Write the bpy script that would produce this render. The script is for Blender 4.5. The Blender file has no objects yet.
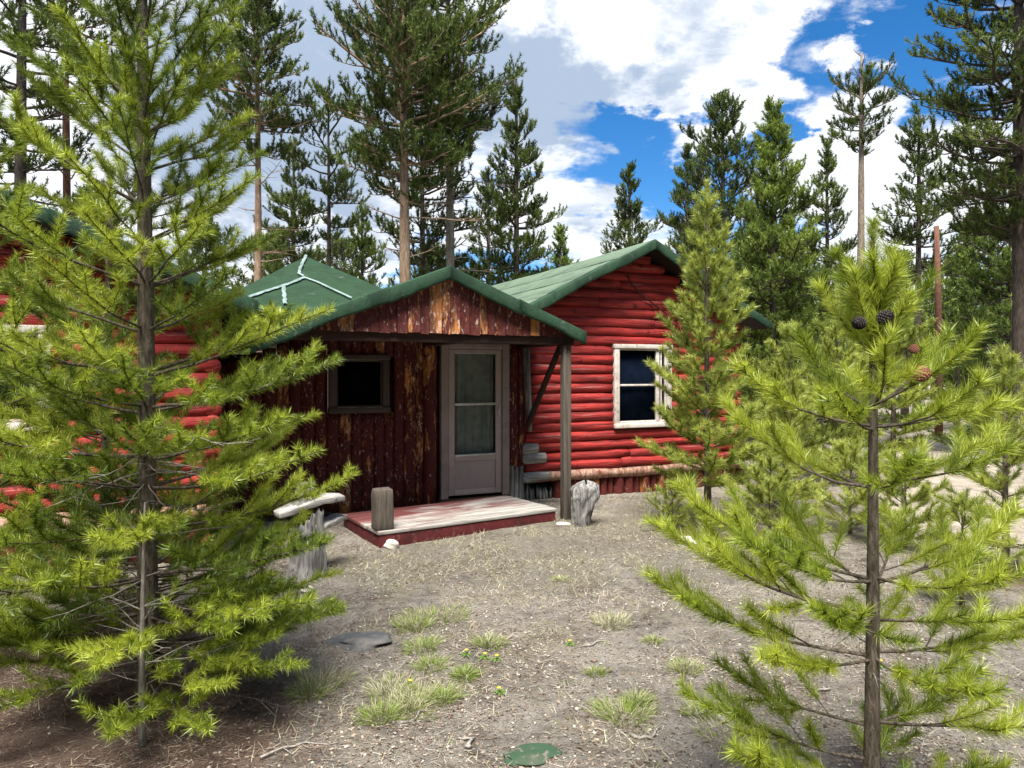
import bpy, bmesh, math, random
import numpy as np
from mathutils import Vector, Matrix

# ------------------------------------------------------------------ camera, sky, sun, exposure
F, CX, HY, CAMH = 705.0, 512.0, 372.0, 1.75          # focal length in px, principal column, horizon row, eye height
scene = bpy.context.scene
COL = scene.collection
cam_d = bpy.data.cameras.new('camera')
cam = bpy.data.objects.new('camera', cam_d)
COL.objects.link(cam)
cam.location = (0, 0, CAMH)
cam.rotation_euler = (math.radians(90), 0, 0)
cam_d.sensor_width = 36.0
cam_d.lens = 36.0 * F / 1024.0
cam_d.shift_y = -(384.0 - HY) / 1024.0
cam_d.clip_start = 0.05
cam_d.clip_end = 3000
scene.camera = cam

SUN_ELEV, SUN_AZ = 64.0, 188.0                        # compass-like azimuth: clockwise from +Y
sd = bpy.data.lights.new('sun', 'SUN')
sd.energy = 3.9
sd.angle = math.radians(28)
sd.color = (1.0, 0.955, 0.88)
sun = bpy.data.objects.new('sun', sd)
COL.objects.link(sun)
el, az = math.radians(SUN_ELEV), math.radians(SUN_AZ)
sdir = Vector((math.sin(az) * math.cos(el), math.cos(az) * math.cos(el), math.sin(el)))
sun.rotation_euler = sdir.to_track_quat('Z', 'Y').to_euler()
sun.location = (-6, -6, 20)

scene.view_settings.view_transform = 'Standard'
scene.view_settings.look = 'None'
scene.view_settings.exposure = 1.58
scene.view_settings.gamma = 1.0
scene.render.engine = 'CYCLES'
scene.cycles.max_bounces = 4
scene.cycles.diffuse_bounces = 2
scene.cycles.glossy_bounces = 2
scene.cycles.transmission_bounces = 3
scene.cycles.transparent_max_bounces = 8
scene.cycles.use_denoising = True


def cam_dir(px, py):
    return Vector(((px - CX) / F, 1.0, (HY - py) / F)).normalized()


class NT:
    """small helper for building node trees"""
    def __init__(self, tree):
        self.t = tree
        self.n = tree.nodes
        self.l = tree.links

    def new(self, typ, **kw):
        nd = self.n.new(typ)
        for k, v in kw.items():
            setattr(nd, k, v)
        return nd

    def put(self, sock, v):
        if hasattr(v, 'is_output'):
            self.l.new(v, sock)
        elif v is not None:
            if isinstance(v, (tuple, list)) and len(v) == 3 and sock.type == 'RGBA':
                v = (*v, 1.0)
            sock.default_value = v

    def math(self, op, a, b=None, c=None, clamp=False):
        nd = self.new('ShaderNodeMath', operation=op, use_clamp=clamp)
        for i, v in enumerate((a, b, c)):
            if v is not None:
                self.put(nd.inputs[i], v)
        return nd.outputs[0]

    def vmath(self, op, a, b=None):
        nd = self.new('ShaderNodeVectorMath', operation=op)
        self.put(nd.inputs[0], a)
        if b is not None:
            self.put(nd.inputs[1], b)
        return nd.outputs['Value'] if op in ('DOT_PRODUCT', 'LENGTH', 'DISTANCE') else nd.outputs[0]

    def noise(self, vec, scale, detail=4, rough=0.55, dist=0.0):
        nd = self.new('ShaderNodeTexNoise')
        if vec is not None:
            self.put(nd.inputs['Vector'], vec)
        nd.inputs['Scale'].default_value = scale
        nd.inputs['Detail'].default_value = detail
        nd.inputs['Roughness'].default_value = rough
        nd.inputs['Distortion'].default_value = dist
        return nd.outputs[0]

    def ss(self, v, a, b):
        nd = self.new('ShaderNodeMapRange', interpolation_type='SMOOTHSTEP')
        self.put(nd.inputs[0], v)
        self.put(nd.inputs[1], a)
        self.put(nd.inputs[2], b)
        return nd.outputs[0]

    def lin(self, v, a, b, c, d):
        nd = self.new('ShaderNodeMapRange')
        for i, x in enumerate((v, a, b, c, d)):
            self.put(nd.inputs[i], x)
        return nd.outputs[0]

    def mix(self, f, a, b, blend='MIX'):
        nd = self.new('ShaderNodeMix', data_type='RGBA', blend_type=blend)
        self.put(nd.inputs[0], f)
        self.put(nd.inputs[6], a)
        self.put(nd.inputs[7], b)
        return nd.outputs[2]

    def ramp(self, f, stops):
        nd = self.new('ShaderNodeValToRGB')
        e = nd.color_ramp.elements
        while len(e) < len(stops):
            e.new(0.5)
        for i, (p, c) in enumerate(stops):
            e[i].position = p
            e[i].color = (*c, 1.0)
        self.put(nd.inputs[0], f)
        return nd.outputs[0]

    def mapping(self, vec, scale=(1, 1, 1), rot=(0, 0, 0), loc=(0, 0, 0)):
        nd = self.new('ShaderNodeMapping')
        self.put(nd.inputs['Vector'], vec)
        nd.inputs['Scale'].default_value = scale
        nd.inputs['Rotation'].default_value = rot
        nd.inputs['Location'].default_value = loc
        return nd.outputs[0]

    def bump(self, h, strength=0.4, dist=0.02):
        nd = self.new('ShaderNodeBump')
        nd.inputs['Strength'].default_value = strength
        nd.inputs['Distance'].default_value = dist
        self.put(nd.inputs['Height'], h)
        return nd.outputs[0]


# ---- sky: Nishita with broken cumulus cloud
world = bpy.data.worlds.new('World')
scene.world = world
world.use_nodes = True
world.node_tree.nodes.clear()
N = NT(world.node_tree)
sky = N.new('ShaderNodeTexSky', sky_type='NISHITA')
sky.sun_disc = False
sky.sun_elevation = el
sky.sun_rotation = az
sky.altitude = 2600
sky.air_density = 1.0
sky.dust_density = 0.3
sky.ozone_density = 2.0
gd = N.new('ShaderNodeTexCoord').outputs['Generated']
dn = N.vmath('NORMALIZE', gd)
sep = N.new('ShaderNodeSeparateXYZ')
N.put(sep.inputs[0], dn)
zz = N.math('ADD', N.math('MAXIMUM', sep.outputs[2], 0.0), 0.28)
comb = N.new('ShaderNodeCombineXYZ')
N.put(comb.inputs[0], N.math('DIVIDE', sep.outputs[0], zz))
N.put(comb.inputs[1], N.math('DIVIDE', sep.outputs[1], zz))
N.put(comb.inputs[2], 1.7)
cp = comb.outputs[0]
n_big = N.noise(cp, 2.3, 8, 0.58, 0.25)
n_wisp = N.noise(N.mapping(cp, (1.0, 2.2, 1.0), (0, 0, 0.5)), 3.6, 9, 0.62, 0.4)
n_shade = N.noise(N.mapping(cp, loc=(0.13, -0.22, 0)), 3.4, 9, 0.66, 0.5)
wn = N.new('ShaderNodeTexNoise')
N.put(wn.inputs['Vector'], cp); wn.inputs['Scale'].default_value = 3.2; wn.inputs['Detail'].default_value = 7; wn.inputs['Roughness'].default_value = 0.62
wv3 = N.new('ShaderNodeVectorMath', operation='SCALE')
N.put(wv3.inputs[0], N.vmath('SUBTRACT', wn.outputs['Color'], (0.5, 0.5, 0.5)))
wv3.inputs['Scale'].default_value = 0.42
dw = N.vmath('NORMALIZE', N.vmath('ADD', dn, wv3.outputs[0]))
# regions of the sky that are clear (negative) or clouded (positive), by compass direction and height
blobs = [((868, 40), 0.985, -0.30), ((905, 60), 0.996, -0.10), ((850, 140), 0.996, 0.34), ((905, 88), 0.9988, 0.22), ((860, 22), 0.9988, 0.18), ((780, 190), 0.996, 0.15), ((590, 150), 0.9955, -0.40), ((470, 175), 0.997, -0.10),
         ((640, 160), 0.9975, -0.22), ((800, 150), 0.996, -0.20), ((720, 160), 0.997, -0.20),
         ((520, 30), 0.985, 0.40), ((660, 10), 0.988, 0.34), ((760, 50), 0.994, 0.25), ((570, 215), 0.992, 0.34),
         ((300, 90), 0.965, 0.40), ((120, 60), 0.96, 0.30), ((840, 180), 0.9955, 0.20), ((700, 120), 0.996, 0.12),
         ((900, 200), 0.99, 0.25)]
bias = -0.20
for (px, py), lim, wgt in blobs:
    d = cam_dir(px, py)
    dt = N.vmath('DOT_PRODUCT', dw, (d.x, d.y, d.z))
    s = N.math('MULTIPLY', N.ss(dt, 1.0 - (1.0 - lim) * 1.5, 1.0 - (1.0 - lim) * 0.02), wgt)
    bias = N.math('ADD', bias, s)
den = N.math('ADD', N.math('ADD', N.math('MULTIPLY', n_big, 0.9), N.math('MULTIPLY', n_wisp, 0.8)), bias)
cmask = N.ss(den, 0.54, 0.86)
# bright tops and grey-blue thick parts
greyspots = 0.0
for (px, py), lim, wgt in [((560, 95), 0.9955, 0.50), ((480, 85), 0.994, 0.45), ((300, 60), 0.975, 0.36), ((640, 95), 0.997, 0.30), ((590, 205), 0.9985, 0.3),
                           ((250, 150), 0.985, 0.35), ((690, 40), 0.998, 0.35)]:
    d = cam_dir(px, py)
    dt = N.vmath('DOT_PRODUCT', dw, (d.x, d.y, d.z))
    greyspots = N.math('ADD', greyspots, N.math('MULTIPLY', N.ss(dt, 1.0 - (1.0 - lim) * 1.6, 1.0), wgt))
gmask = N.ss(N.math('ADD', N.math('MULTIPLY', n_shade, 1.5), greyspots), 0.70, 1.28)
ccol = N.mix(gmask, (4.7, 4.8, 5.0), (1.9, 2.35, 3.05))
hsv = N.new('ShaderNodeHueSaturation')
hsv.inputs['Saturation'].default_value = 1.35
hsv.inputs['Value'].default_value = 0.8
N.put(hsv.inputs['Color'], sky.outputs[0])
skyc = N.mix(cmask, hsv.outputs[0], ccol)
bg = N.new('ShaderNodeBackground')
bg.inputs['Strength'].default_value = 0.085
N.put(bg.inputs['Color'], skyc)
wo = N.new('ShaderNodeOutputWorld')
N.l.new(bg.outputs[0], wo.inputs[0])


# ------------------------------------------------------------------ helpers
def P(px, py, D):
    """world point seen at (px,py) of the photograph at depth D"""
    return Vector(((px - CX) / F * D, D, CAMH + (HY - py) / F * D))


def ground_at(px, py):
    D = CAMH * F / (py - HY)
    return (px - CX) / F * D, D


_tab = np.random.default_rng(5).random((256, 256))


def vnoise(x, y, s=1.0, o=0):
    x = np.asarray(x, float) * s + 37.3 * o + 900
    y = np.asarray(y, float) * s + 11.7 * o + 900
    xi = np.floor(x).astype(int); yi = np.floor(y).astype(int)
    fx = x - xi; fy = y - yi
    fx = fx * fx * (3 - 2 * fx); fy = fy * fy * (3 - 2 * fy)
    g = lambda a, b: _tab[a & 255, b & 255]
    return (g(xi, yi) * (1 - fx) + g(xi + 1, yi) * fx) * (1 - fy) + (g(xi, yi + 1) * (1 - fx) + g(xi + 1, yi + 1) * fx) * fy


def G(x, y):
    """height of the ground"""
    return (vnoise(x, y, 0.35) - 0.5) * 0.07 + (vnoise(x, y, 1.6, 1) - 0.5) * 0.035 + (vnoise(x, y, 6.0, 2) - 0.5) * 0.012


def mesh_np(name, verts, quads=None, tris=None, attr=None, smooth=False):
    me = bpy.data.meshes.new(name)
    verts = np.asarray(verts, np.float32)
    nq = 0 if quads is None else len(quads)
    nt = 0 if tris is None else len(tris)
    me.vertices.add(len(verts))
    me.vertices.foreach_set('co', verts.ravel())
    idx, start = [], []
    if nq:
        idx.append(np.asarray(quads, np.int32).ravel())
    if nt:
        idx.append(np.asarray(tris, np.int32).ravel())
    idx = np.concatenate(idx)
    st = np.concatenate([np.arange(nq) * 4, nq * 4 + np.arange(nt) * 3]).astype(np.int32)
    me.loops.add(len(idx))
    me.loops.foreach_set('vertex_index', idx)
    me.polygons.add(nq + nt)
    me.polygons.foreach_set('loop_start', st)
    me.update(calc_edges=True)
    if attr:
        for k, v in attr.items():
            a = me.attributes.new(k, 'FLOAT', 'POINT')
            a.data.foreach_set('value', np.asarray(v, np.float32))
    if smooth:
        me.polygons.foreach_set('use_smooth', np.ones(nq + nt, bool))
    return me


def link(name, me, mat, parent=None, loc=None):
    o = bpy.data.objects.new(name, me)
    COL.objects.link(o)
    if mat is not None:
        me.materials.append(mat)
    if parent is not None:
        o.parent = parent
    if loc is not None:
        o.location = loc
    return o


def tag(o, label, cat=None, group=None, kind=None):
    if label:
        o['label'] = label
    if cat:
        o['category'] = cat
    if group:
        o['group'] = group
    if kind:
        o['kind'] = kind
    return o


def thing(name, label, cat, loc=(0, 0, 0), rz=0.0, group=None):
    o = bpy.data.objects.new(name, None)
    COL.objects.link(o)
    o.empty_display_size = 0.2
    o.location = loc
    o.rotation_euler = (0, 0, rz)
    return tag(o, label, cat, group)


class B:
    """collects shapes into one mesh"""
    def __init__(self):
        self.v, self.q, self.t = [], [], []
        self.n = 0

    def add(self, v, q=None, t=None):
        v = np.asarray(v, float).reshape(-1, 3)
        self.v.append(v)
        if q is not None and len(q):
            self.q.append(np.asarray(q, int).reshape(-1, 4) + self.n)
        if t is not None and len(t):
            self.t.append(np.asarray(t, int).reshape(-1, 3) + self.n)
        self.n += len(v)

    def box(self, x0, x1, y0, y1, z0, z1):
        v = [(x0, y0, z0), (x1, y0, z0), (x1, y1, z0), (x0, y1, z0), (x0, y0, z1), (x1, y0, z1), (x1, y1, z1), (x0, y1, z1)]
        self.add(v, [(0, 3, 2, 1), (4, 5, 6, 7), (0, 1, 5, 4), (1, 2, 6, 5), (2, 3, 7, 6), (3, 0, 4, 7)])

    def prism(self, pts, y0, y1):
        """polygon in the xz plane (counter-clockwise from -y) pulled from y0 to y1"""
        n = len(pts)
        v = [(a, y0, b) for a, b in pts] + [(a, y1, b) for a, b in pts]
        q = [(i, (i + 1) % n, n + (i + 1) % n, n + i) for i in range(n)]
        t = []
        for i in range(1, n - 1):
            t += [(0, i + 1, i), (n, n + i, n + i + 1)]
        q = [(a, d, c, b) for a, b, c, d in q]
        self.add(v, q, t)

    def tube(self, pts, rad, sides=6, caps=True, squash=None):
        pts = np.asarray(pts, float)
        n = len(pts)
        rad = np.broadcast_to(np.asarray(rad, float), (n,))
        tan = np.gradient(pts, axis=0)
        tan /= np.linalg.norm(tan, axis=1)[:, None] + 1e-9
        ref = np.array([0, 0, 1.0]) if abs(tan[0][2]) < 0.9 else np.array([1.0, 0, 0])
        a = np.cross(tan, ref); a /= np.linalg.norm(a, axis=1)[:, None] + 1e-9
        b = np.cross(tan, a)
        th = np.arange(sides) * 2 * math.pi / sides
        v = pts[:, None, :] + rad[:, None, None] * (np.cos(th)[None, :, None] * a[:, None, :] + np.sin(th)[None, :, None] * b[:, None, :])
        i = np.arange(n - 1)[:, None] * sides
        j = np.arange(sides)[None, :]
        j2 = (j + 1) % sides
        q = np.stack([i + j, i + j2, i + sides + j2, i + sides + j], -1).reshape(-1, 4)
        t = []
        vv = v.reshape(-1, 3)
        if caps:
            vv = np.vstack([vv, pts[0], pts[-1]])
            c0, c1 = n * sides, n * sides + 1
            for k in range(sides):
                t.append((c0, (k + 1) % sides, k))
                t.append((c1, (n - 1) * sides + k, (n - 1) * sides + (k + 1) % sides))
        self.add(vv, q, t)

    def mesh(self, name, smooth=False, attr=None):
        return mesh_np(name, np.vstack(self.v), np.vstack(self.q) if self.q else None, np.vstack(self.t) if self.t else None, attr, smooth)

    def build(self, name, mat, parent=None, smooth=False, bevel=0.0):
        o = link(name, self.mesh(name, smooth), mat, parent)
        if bevel:
            m = o.modifiers.new('bevel', 'BEVEL')
            m.width = bevel
            m.segments = 2
            m.limit_method = 'ANGLE'
        return o


# ------------------------------------------------------------------ materials
def mat_new(name):
    m = bpy.data.materials.new(name)
    m.use_nodes = True
    m.node_tree.nodes.clear()
    n = NT(m.node_tree)
    out = n.new('ShaderNodeOutputMaterial')
    bs = n.new('ShaderNodeBsdfPrincipled')
    n.l.new(bs.outputs[0], out.inputs[0])
    n.bs, n.out = bs, out
    bs.inputs['Roughness'].default_value = 0.8
    bs.inputs['Specular IOR Level'].default_value = 0.3
    return m, n


def obj_co(n):
    return n.new('ShaderNodeTexCoord').outputs['Object']


def island(n):
    return n.new('ShaderNodeNewGeometry').outputs['Random Per Island']


def shift_by(n, co, r, k=17.0):
    cmb = n.new('ShaderNodeCombineXYZ')
    for i in range(3):
        n.put(cmb.inputs[i], n.math('MULTIPLY', r, k * (i + 1)))
    return n.vmath('ADD', co, cmb.outputs[0])


def mat_needles(name, stops, trans=0.42, noise=0.5, gloss=0.05):
    m, n = mat_new(name)
    at = n.new('ShaderNodeAttribute', attribute_name='tint').outputs['Fac']
    r = island(n)
    v = n.math('ADD', at, n.math('MULTIPLY', n.math('SUBTRACT', r, 0.5), noise), clamp=True)
    c = n.ramp(v, stops)
    df = n.new('ShaderNodeBsdfDiffuse')
    n.put(df.inputs[0], c)
    tr = n.new('ShaderNodeBsdfTranslucent')
    n.put(tr.inputs[0], c)
    gl = n.new('ShaderNodeBsdfGlossy')
    gl.inputs['Roughness'].default_value = 0.42
    gl.inputs[0].default_value = (0.85, 0.95, 0.8, 1)
    mx = n.new('ShaderNodeMixShader'); mx.inputs[0].default_value = trans
    n.l.new(df.outputs[0], mx.inputs[1]); n.l.new(tr.outputs[0], mx.inputs[2])
    mx2 = n.new('ShaderNodeMixShader'); mx2.inputs[0].default_value = gloss
    n.l.new(mx.outputs[0], mx2.inputs[1]); n.l.new(gl.outputs[0], mx2.inputs[2])
    n.n.remove(n.bs)
    n.l.new(mx2.outputs[0], n.out.inputs[0])
    return m


M = {}
M['needle_near'] = mat_needles('needles_young', [(0.0, (0.14, 0.06, 0.025)), (0.08, (0.13, 0.09, 0.03)), (0.16, (0.06, 0.085, 0.014)), (0.45, (0.11, 0.172, 0.018)), (0.75, (0.29, 0.36, 0.027)), (1.0, (0.50, 0.56, 0.07))])
M['needle_mid'] = mat_needles('needles_yellow_green', [(0.0, (0.14, 0.07, 0.03)), (0.10, (0.07, 0.10, 0.025)), (0.5, (0.27, 0.32, 0.055)), (1.0, (0.50, 0.55, 0.12))])
M['needle_old'] = mat_needles('needles_dark', [(0.0, (0.07, 0.05, 0.02)), (0.08, (0.038, 0.054, 0.016)), (0.5, (0.082, 0.115, 0.028)), (1.0, (0.18, 0.225, 0.05))], 0.38, 0.5, 0.02)
M['needle_far'] = mat_needles('needles_forest', [(0.0, (0.05, 0.045, 0.02)), (0.1, (0.04, 0.062, 0.018)), (0.5, (0.125, 0.18, 0.034)), (1.0, (0.27, 0.34, 0.06))], 0.4, 0.4, 0.03)


def mat_bark(name, a, b, sc=1.0, lich=None):
    m, n = mat_new(name)
    co = obj_co(n)
    s = n.noise(n.mapping(co, (28 * sc, 28 * sc, 7 * sc)), 1.0, 5, 0.65, 0.5)
    big = n.noise(co, 2.2, 3)
    c = n.mix(n.ss(s, 0.35, 0.7), a, b)
    c = n.mix(n.math('MULTIPLY', n.ss(big, 0.4, 0.75), 0.5), c, tuple(x * 0.55 for x in a))
    if lich:
        c = n.mix(n.ss(n.noise(co, 16, 4, 0.7), 0.6, 0.7), c, lich)
    n.put(n.bs.inputs['Base Color'], c)
    n.put(n.bs.inputs['Normal'], n.bump(s, 0.9, 0.015))
    n.bs.inputs['Roughness'].default_value = 0.92
    return m


M['bark_young'] = mat_bark('bark_grey_brown', (0.055, 0.042, 0.03), (0.19, 0.155, 0.118), 2.0)
M['bark_old'] = mat_bark('bark_pale', (0.16, 0.12, 0.09), (0.33, 0.27, 0.21), 1.0)
M['bark_tan'] = mat_bark('bark_tan', (0.22, 0.135, 0.085), (0.42, 0.30, 0.21), 1.0)
M['bark_dark'] = mat_bark('bark_dark', (0.05, 0.038, 0.03), (0.13, 0.10, 0.08), 1.0)
M['bark_red'] = mat_bark('bark_red_brown', (0.12, 0.05, 0.032), (0.21, 0.105, 0.068), 1.0)
M['twig_dead'] = mat_bark('twig_silver', (0.21, 0.185, 0.16), (0.40, 0.37, 0.33), 2.0)


def mat_log():
    m, n = mat_new('log_red_paint')
    co = obj_co(n)
    r = island(n)
    sh = shift_by(n, co, r)
    streak = n.noise(n.mapping(sh, (1.6, 12, 14)), 1.0, 6, 0.6, 0.3)
    fine = n.noise(n.mapping(sh, (7, 45, 60)), 1.0, 4, 0.7)
    red = n.mix(n.ss(streak, 0.3, 0.72), (0.13, 0.009, 0.008), (0.45, 0.032, 0.026))
    red = n.mix(n.math('MULTIPLY', n.ss(r, 0.2, 1.0), 0.35), red, (0.38, 0.032, 0.029))
    # worn pinkish-grey where the paint has gone, along the log in streaks, more on some logs
    wear = n.noise(n.mapping(sh, (1.1, 9, 26)), 1.0, 7, 0.68, 0.4)
    nrm = n.new('ShaderNodeNewGeometry').outputs['Normal']
    sp = n.new('ShaderNodeSeparateXYZ'); n.put(sp.inputs[0], nrm)
    wv = n.math('ADD', n.math('ADD', wear, n.math('MULTIPLY', sp.outputs[2], 0.03)), n.math('MULTIPLY', n.math('SUBTRACT', r, 0.5), 0.10))
    wm = n.ss(wv, 0.615, 0.675)
    c = n.mix(n.math('MULTIPLY', wm, 0.7), red, (0.40, 0.19, 0.165))
    crack = n.ss(n.noise(n.mapping(sh, (0.8, 30, 40)), 1.0, 3, 0.5, 0.6), 0.60, 0.63)
    c = n.mix(n.math('MULTIPLY', crack, 0.85), c, (0.03, 0.006, 0.006))
    kn = n.ss(n.noise(sh, 7.5, 2), 0.68, 0.73)
    c = n.mix(n.math('MULTIPLY', kn, 0.8), c, (0.06, 0.006, 0.006))
    n.put(n.bs.inputs['Base Color'], c)
    n.put(n.bs.inputs['Roughness'], n.lin(fine, 0.3, 0.7, 0.52, 0.85))
    n.put(n.bs.inputs['Normal'], n.bump(n.math('ADD', n.math('MULTIPLY', streak, 0.8), n.math('MULTIPLY', fine, 0.5)), 0.9, 0.03))
    n.bs.inputs['Specular IOR Level'].default_value = 0.35
    return m


def mat_wood(name, a, b, dark, axis='z', gap=None):
    """bare weathered wood, grain along an axis"""
    m, n = mat_new(name)
    co = obj_co(n)
    r = island(n)
    sh = shift_by(n, co, r)
    sc = {'x': (1.5, 30, 30), 'y': (30, 1.5, 30), 'z': (30, 30, 1.5)}[axis]
    g = n.noise(n.mapping(sh, sc), 1.0, 6, 0.65, 0.6)
    big = n.noise(sh, 2.5, 4, 0.6)
    c = n.mix(n.ss(g, 0.3, 0.68), a, b)
    c = n.mix(n.math('MULTIPLY', n.ss(big, 0.45, 0.75), 0.6), c, dark)
    c = n.mix(n.math('MULTIPLY', r, 0.3), c, dark)
    cr = n.ss(n.noise(n.mapping(sh, tuple(x * 0.9 for x in sc)), 1.0, 2, 0.5, 1.0), 0.66, 0.69)
    c = n.mix(n.math('MULTIPLY', cr, 0.75), c, tuple(x * 0.2 for x in dark))
    n.put(n.bs.inputs['Base Color'], c)
    n.put(n.bs.inputs['Normal'], n.bump(g, 0.6, 0.01))
    n.bs.inputs['Roughness'].default_value = 0.88
    return m


def mat_peel(name, amount, reds=((0.030, 0.004, 0.004), (0.092, 0.008, 0.008)), woods=((0.11, 0.038, 0.014), (0.38, 0.145, 0.038)), flake=0.635):  # default reds lowered to put some porch shade into the paint
    """vertical slabs with peeling dark-red paint: orange wood and pale flakes show"""
    m, n = mat_new(name)
    co = obj_co(n)
    r = island(n)
    sh = shift_by(n, co, r)
    a = n.noise(n.mapping(sh, (9, 9, 2.4)), 1.0, 7, 0.66, 0.5)
    fine = n.noise(n.mapping(sh, (40, 40, 18)), 1.0, 5, 0.7, 0.3)
    red = n.mix(n.ss(fine, 0.3, 0.7), reds[0], reds[1])
    thr = n.math('SUBTRACT', amount, n.math('MULTIPLY', n.math('POWER', r, 2.5), 0.24))
    av = n.math('ADD', n.math('MULTIPLY', a, 0.8), n.math('MULTIPLY', fine, 0.2))
    wood_c = n.mix(n.ss(n.noise(n.mapping(sh, (14, 14, 3)), 1.0, 4, 0.6), 0.35, 0.65), woods[0], woods[1])
    pm = n.ss(av, thr, n.math('ADD', thr, 0.035))
    c = n.mix(pm, red, wood_c)
    fl = n.noise(n.mapping(sh, (34, 34, 13)), 1.0, 6, 0.72, 0.4)
    thr2 = n.math('SUBTRACT', flake, n.math('MULTIPLY', pm, 0.06))
    fm = n.ss(fl, thr2, n.math('ADD', thr2, 0.03))
    c = n.mix(n.math('MULTIPLY', fm, 0.72), c, (0.48, 0.36, 0.30))
    n.put(n.bs.inputs['Base Color'], c)
    n.put(n.bs.inputs['Normal'], n.bump(n.math('ADD', n.math('MULTIPLY', pm, -0.5), fine), 0.55, 0.008))
    n.bs.inputs['Roughness'].default_value = 0.72
    return m


def mat_roof(name, a, b, stain):
    m, n = mat_new(name)
    co = obj_co(n)
    r = island(n)
    gr = n.noise(co, 95, 4, 0.75)
    st = n.noise(n.mapping(co, (3, 3, 3)), 1.0, 5, 0.62, 0.4)
    c = n.mix(n.ss(gr, 0.38, 0.62), a, b)
    c = n.mix(n.math('MULTIPLY', n.ss(st, 0.46, 0.62), 0.75), c, stain)
    c = n.mix(n.math('MULTIPLY', r, 0.22), c, b)
    wr = n.ss(n.noise(co, 7.0, 6, 0.75), 0.58, 0.70)
    c = n.mix(n.math('MULTIPLY', wr, 0.30), c, (0.24, 0.27, 0.24))
    n.put(n.bs.inputs['Base Color'], c)
    n.put(n.bs.inputs['Normal'], n.bump(n.math('ADD', n.math('MULTIPLY', gr, 0.4), st), 0.35, 0.01))
    n.bs.inputs['Roughness'].default_value = 0.85
    return m


def mat_paint(name, base, dirt, rough=0.5, amt=0.5, chips=None):
    m, n = mat_new(name)
    co = obj_co(n)
    d1 = n.noise(co, 5.0, 6, 0.65)
    d2 = n.noise(co, 60.0, 4, 0.65)
    c = n.mix(n.math('MULTIPLY', n.ss(d1, 0.42, 0.72), amt), base, dirt)
    if chips:
        g = n.noise(n.mapping(co, (22, 22, 22)), 1.0, 5, 0.72, 0.4)
        c = n.mix(n.ss(g, 0.56, 0.62), c, chips)
    n.put(n.bs.inputs['Base Color'], c)
    n.put(n.bs.inputs['Normal'], n.bump(d2, 0.15, 0.004))
    n.bs.inputs['Roughness'].default_value = rough
    return m


def mat_plain(name, c, rough=0.7, metal=0.0, spec=0.3):
    m, n = mat_new(name)
    n.bs.inputs['Specular IOR Level'].default_value = spec
    co = obj_co(n)
    v = n.noise(co, 9.0, 4)
    n.put(n.bs.inputs['Base Color'], n.mix(n.ss(v, 0.3, 0.7), tuple(x * 0.8 for x in c), tuple(min(1, x * 1.15) for x in c)))
    n.bs.inputs['Roughness'].default_value = rough
    n.bs.inputs['Metallic'].default_value = metal
    return m


def mat_glass():
    m, n = mat_new('window_glass')
    n.n.remove(n.bs)
    tr = n.new('ShaderNodeBsdfTransparent'); tr.inputs[0].default_value = (0.82, 0.85, 0.86, 1)
    n.l.new(tr.outputs[0], n.out.inputs[0])
    return m


M['log'] = mat_log()
M['sill_log'] = mat_peel('sill_log_bare', 0.46, ((0.11, 0.024, 0.02), (0.20, 0.055, 0.043)), ((0.16, 0.07, 0.045), (0.33, 0.18, 0.125)), 0.60)
M['grey_wood'] = mat_wood('weathered_grey_wood', (0.065, 0.06, 0.055), (0.33, 0.32, 0.305), (0.035, 0.03, 0.026), 'z')
M['grey_wood_x'] = mat_wood('weathered_grey_wood_long', (0.15, 0.14, 0.13), (0.50, 0.48, 0.45), (0.10, 0.085, 0.075), 'x')
M['post_wood'] = mat_wood('post_brown_grey', (0.045, 0.036, 0.028), (0.125, 0.103, 0.082), (0.03, 0.023, 0.017), 'z')
M['dark_wood'] = mat_wood('dark_stained_beam', (0.02, 0.011, 0.008), (0.055, 0.025, 0.018), (0.012, 0.008, 0.006), 'x')
M['peel'] = mat_peel('peeling_red_slabs', 0.645, flake=0.60)
M['peel_gable'] = mat_peel('peeling_gable_boards', 0.60, ((0.035, 0.007, 0.006), (0.11, 0.018, 0.014)), flake=0.60)
M['peel_post'] = mat_peel('peeling_column', 0.58)
M['skirt'] = mat_peel('skirting_red_brown', 0.60, ((0.06, 0.010, 0.008), (0.13, 0.018, 0.014)))
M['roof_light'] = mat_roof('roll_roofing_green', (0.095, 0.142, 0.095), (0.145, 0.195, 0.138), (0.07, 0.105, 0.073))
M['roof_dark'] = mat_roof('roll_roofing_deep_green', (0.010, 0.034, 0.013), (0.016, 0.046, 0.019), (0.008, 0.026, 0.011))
M['trim_green'] = mat_roof('edge_roofing_green', (0.010, 0.034, 0.017), (0.029, 0.070, 0.037), (0.006, 0.021, 0.011))
M['seam'] = mat_paint('sealant_pale_blue', (0.20, 0.26, 0.26), (0.08, 0.13, 0.11), 0.8, 0.9)
M['white_trim'] = mat_paint('weathered_white_paint', (0.62, 0.56, 0.50), (0.36, 0.30, 0.25), 0.7, 0.7, (0.34, 0.27, 0.22))
M['mauve_paint'] = mat_paint('taupe_door_paint', (0.36, 0.285, 0.275), (0.25, 0.195, 0.19), 0.5, 0.5)
M['mauve_trim'] = mat_paint('taupe_trim_paint', (0.27, 0.21, 0.205), (0.16, 0.125, 0.12), 0.6, 0.6)
M['shaded_trim'] = mat_paint('porch_shaded_trim', (0.06, 0.042, 0.04), (0.035, 0.024, 0.023), 0.7, 0.6)  # taupe trim with the porch shade put into its colour
M['alu'] = mat_plain('aluminium_rail', (0.45, 0.45, 0.44), 0.4, 0.7)
M['glass'] = mat_glass()
M['pane_backing'] = mat_plain('navy_blind', (0.011, 0.016, 0.032), 0.8, 0, 0.0)
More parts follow.
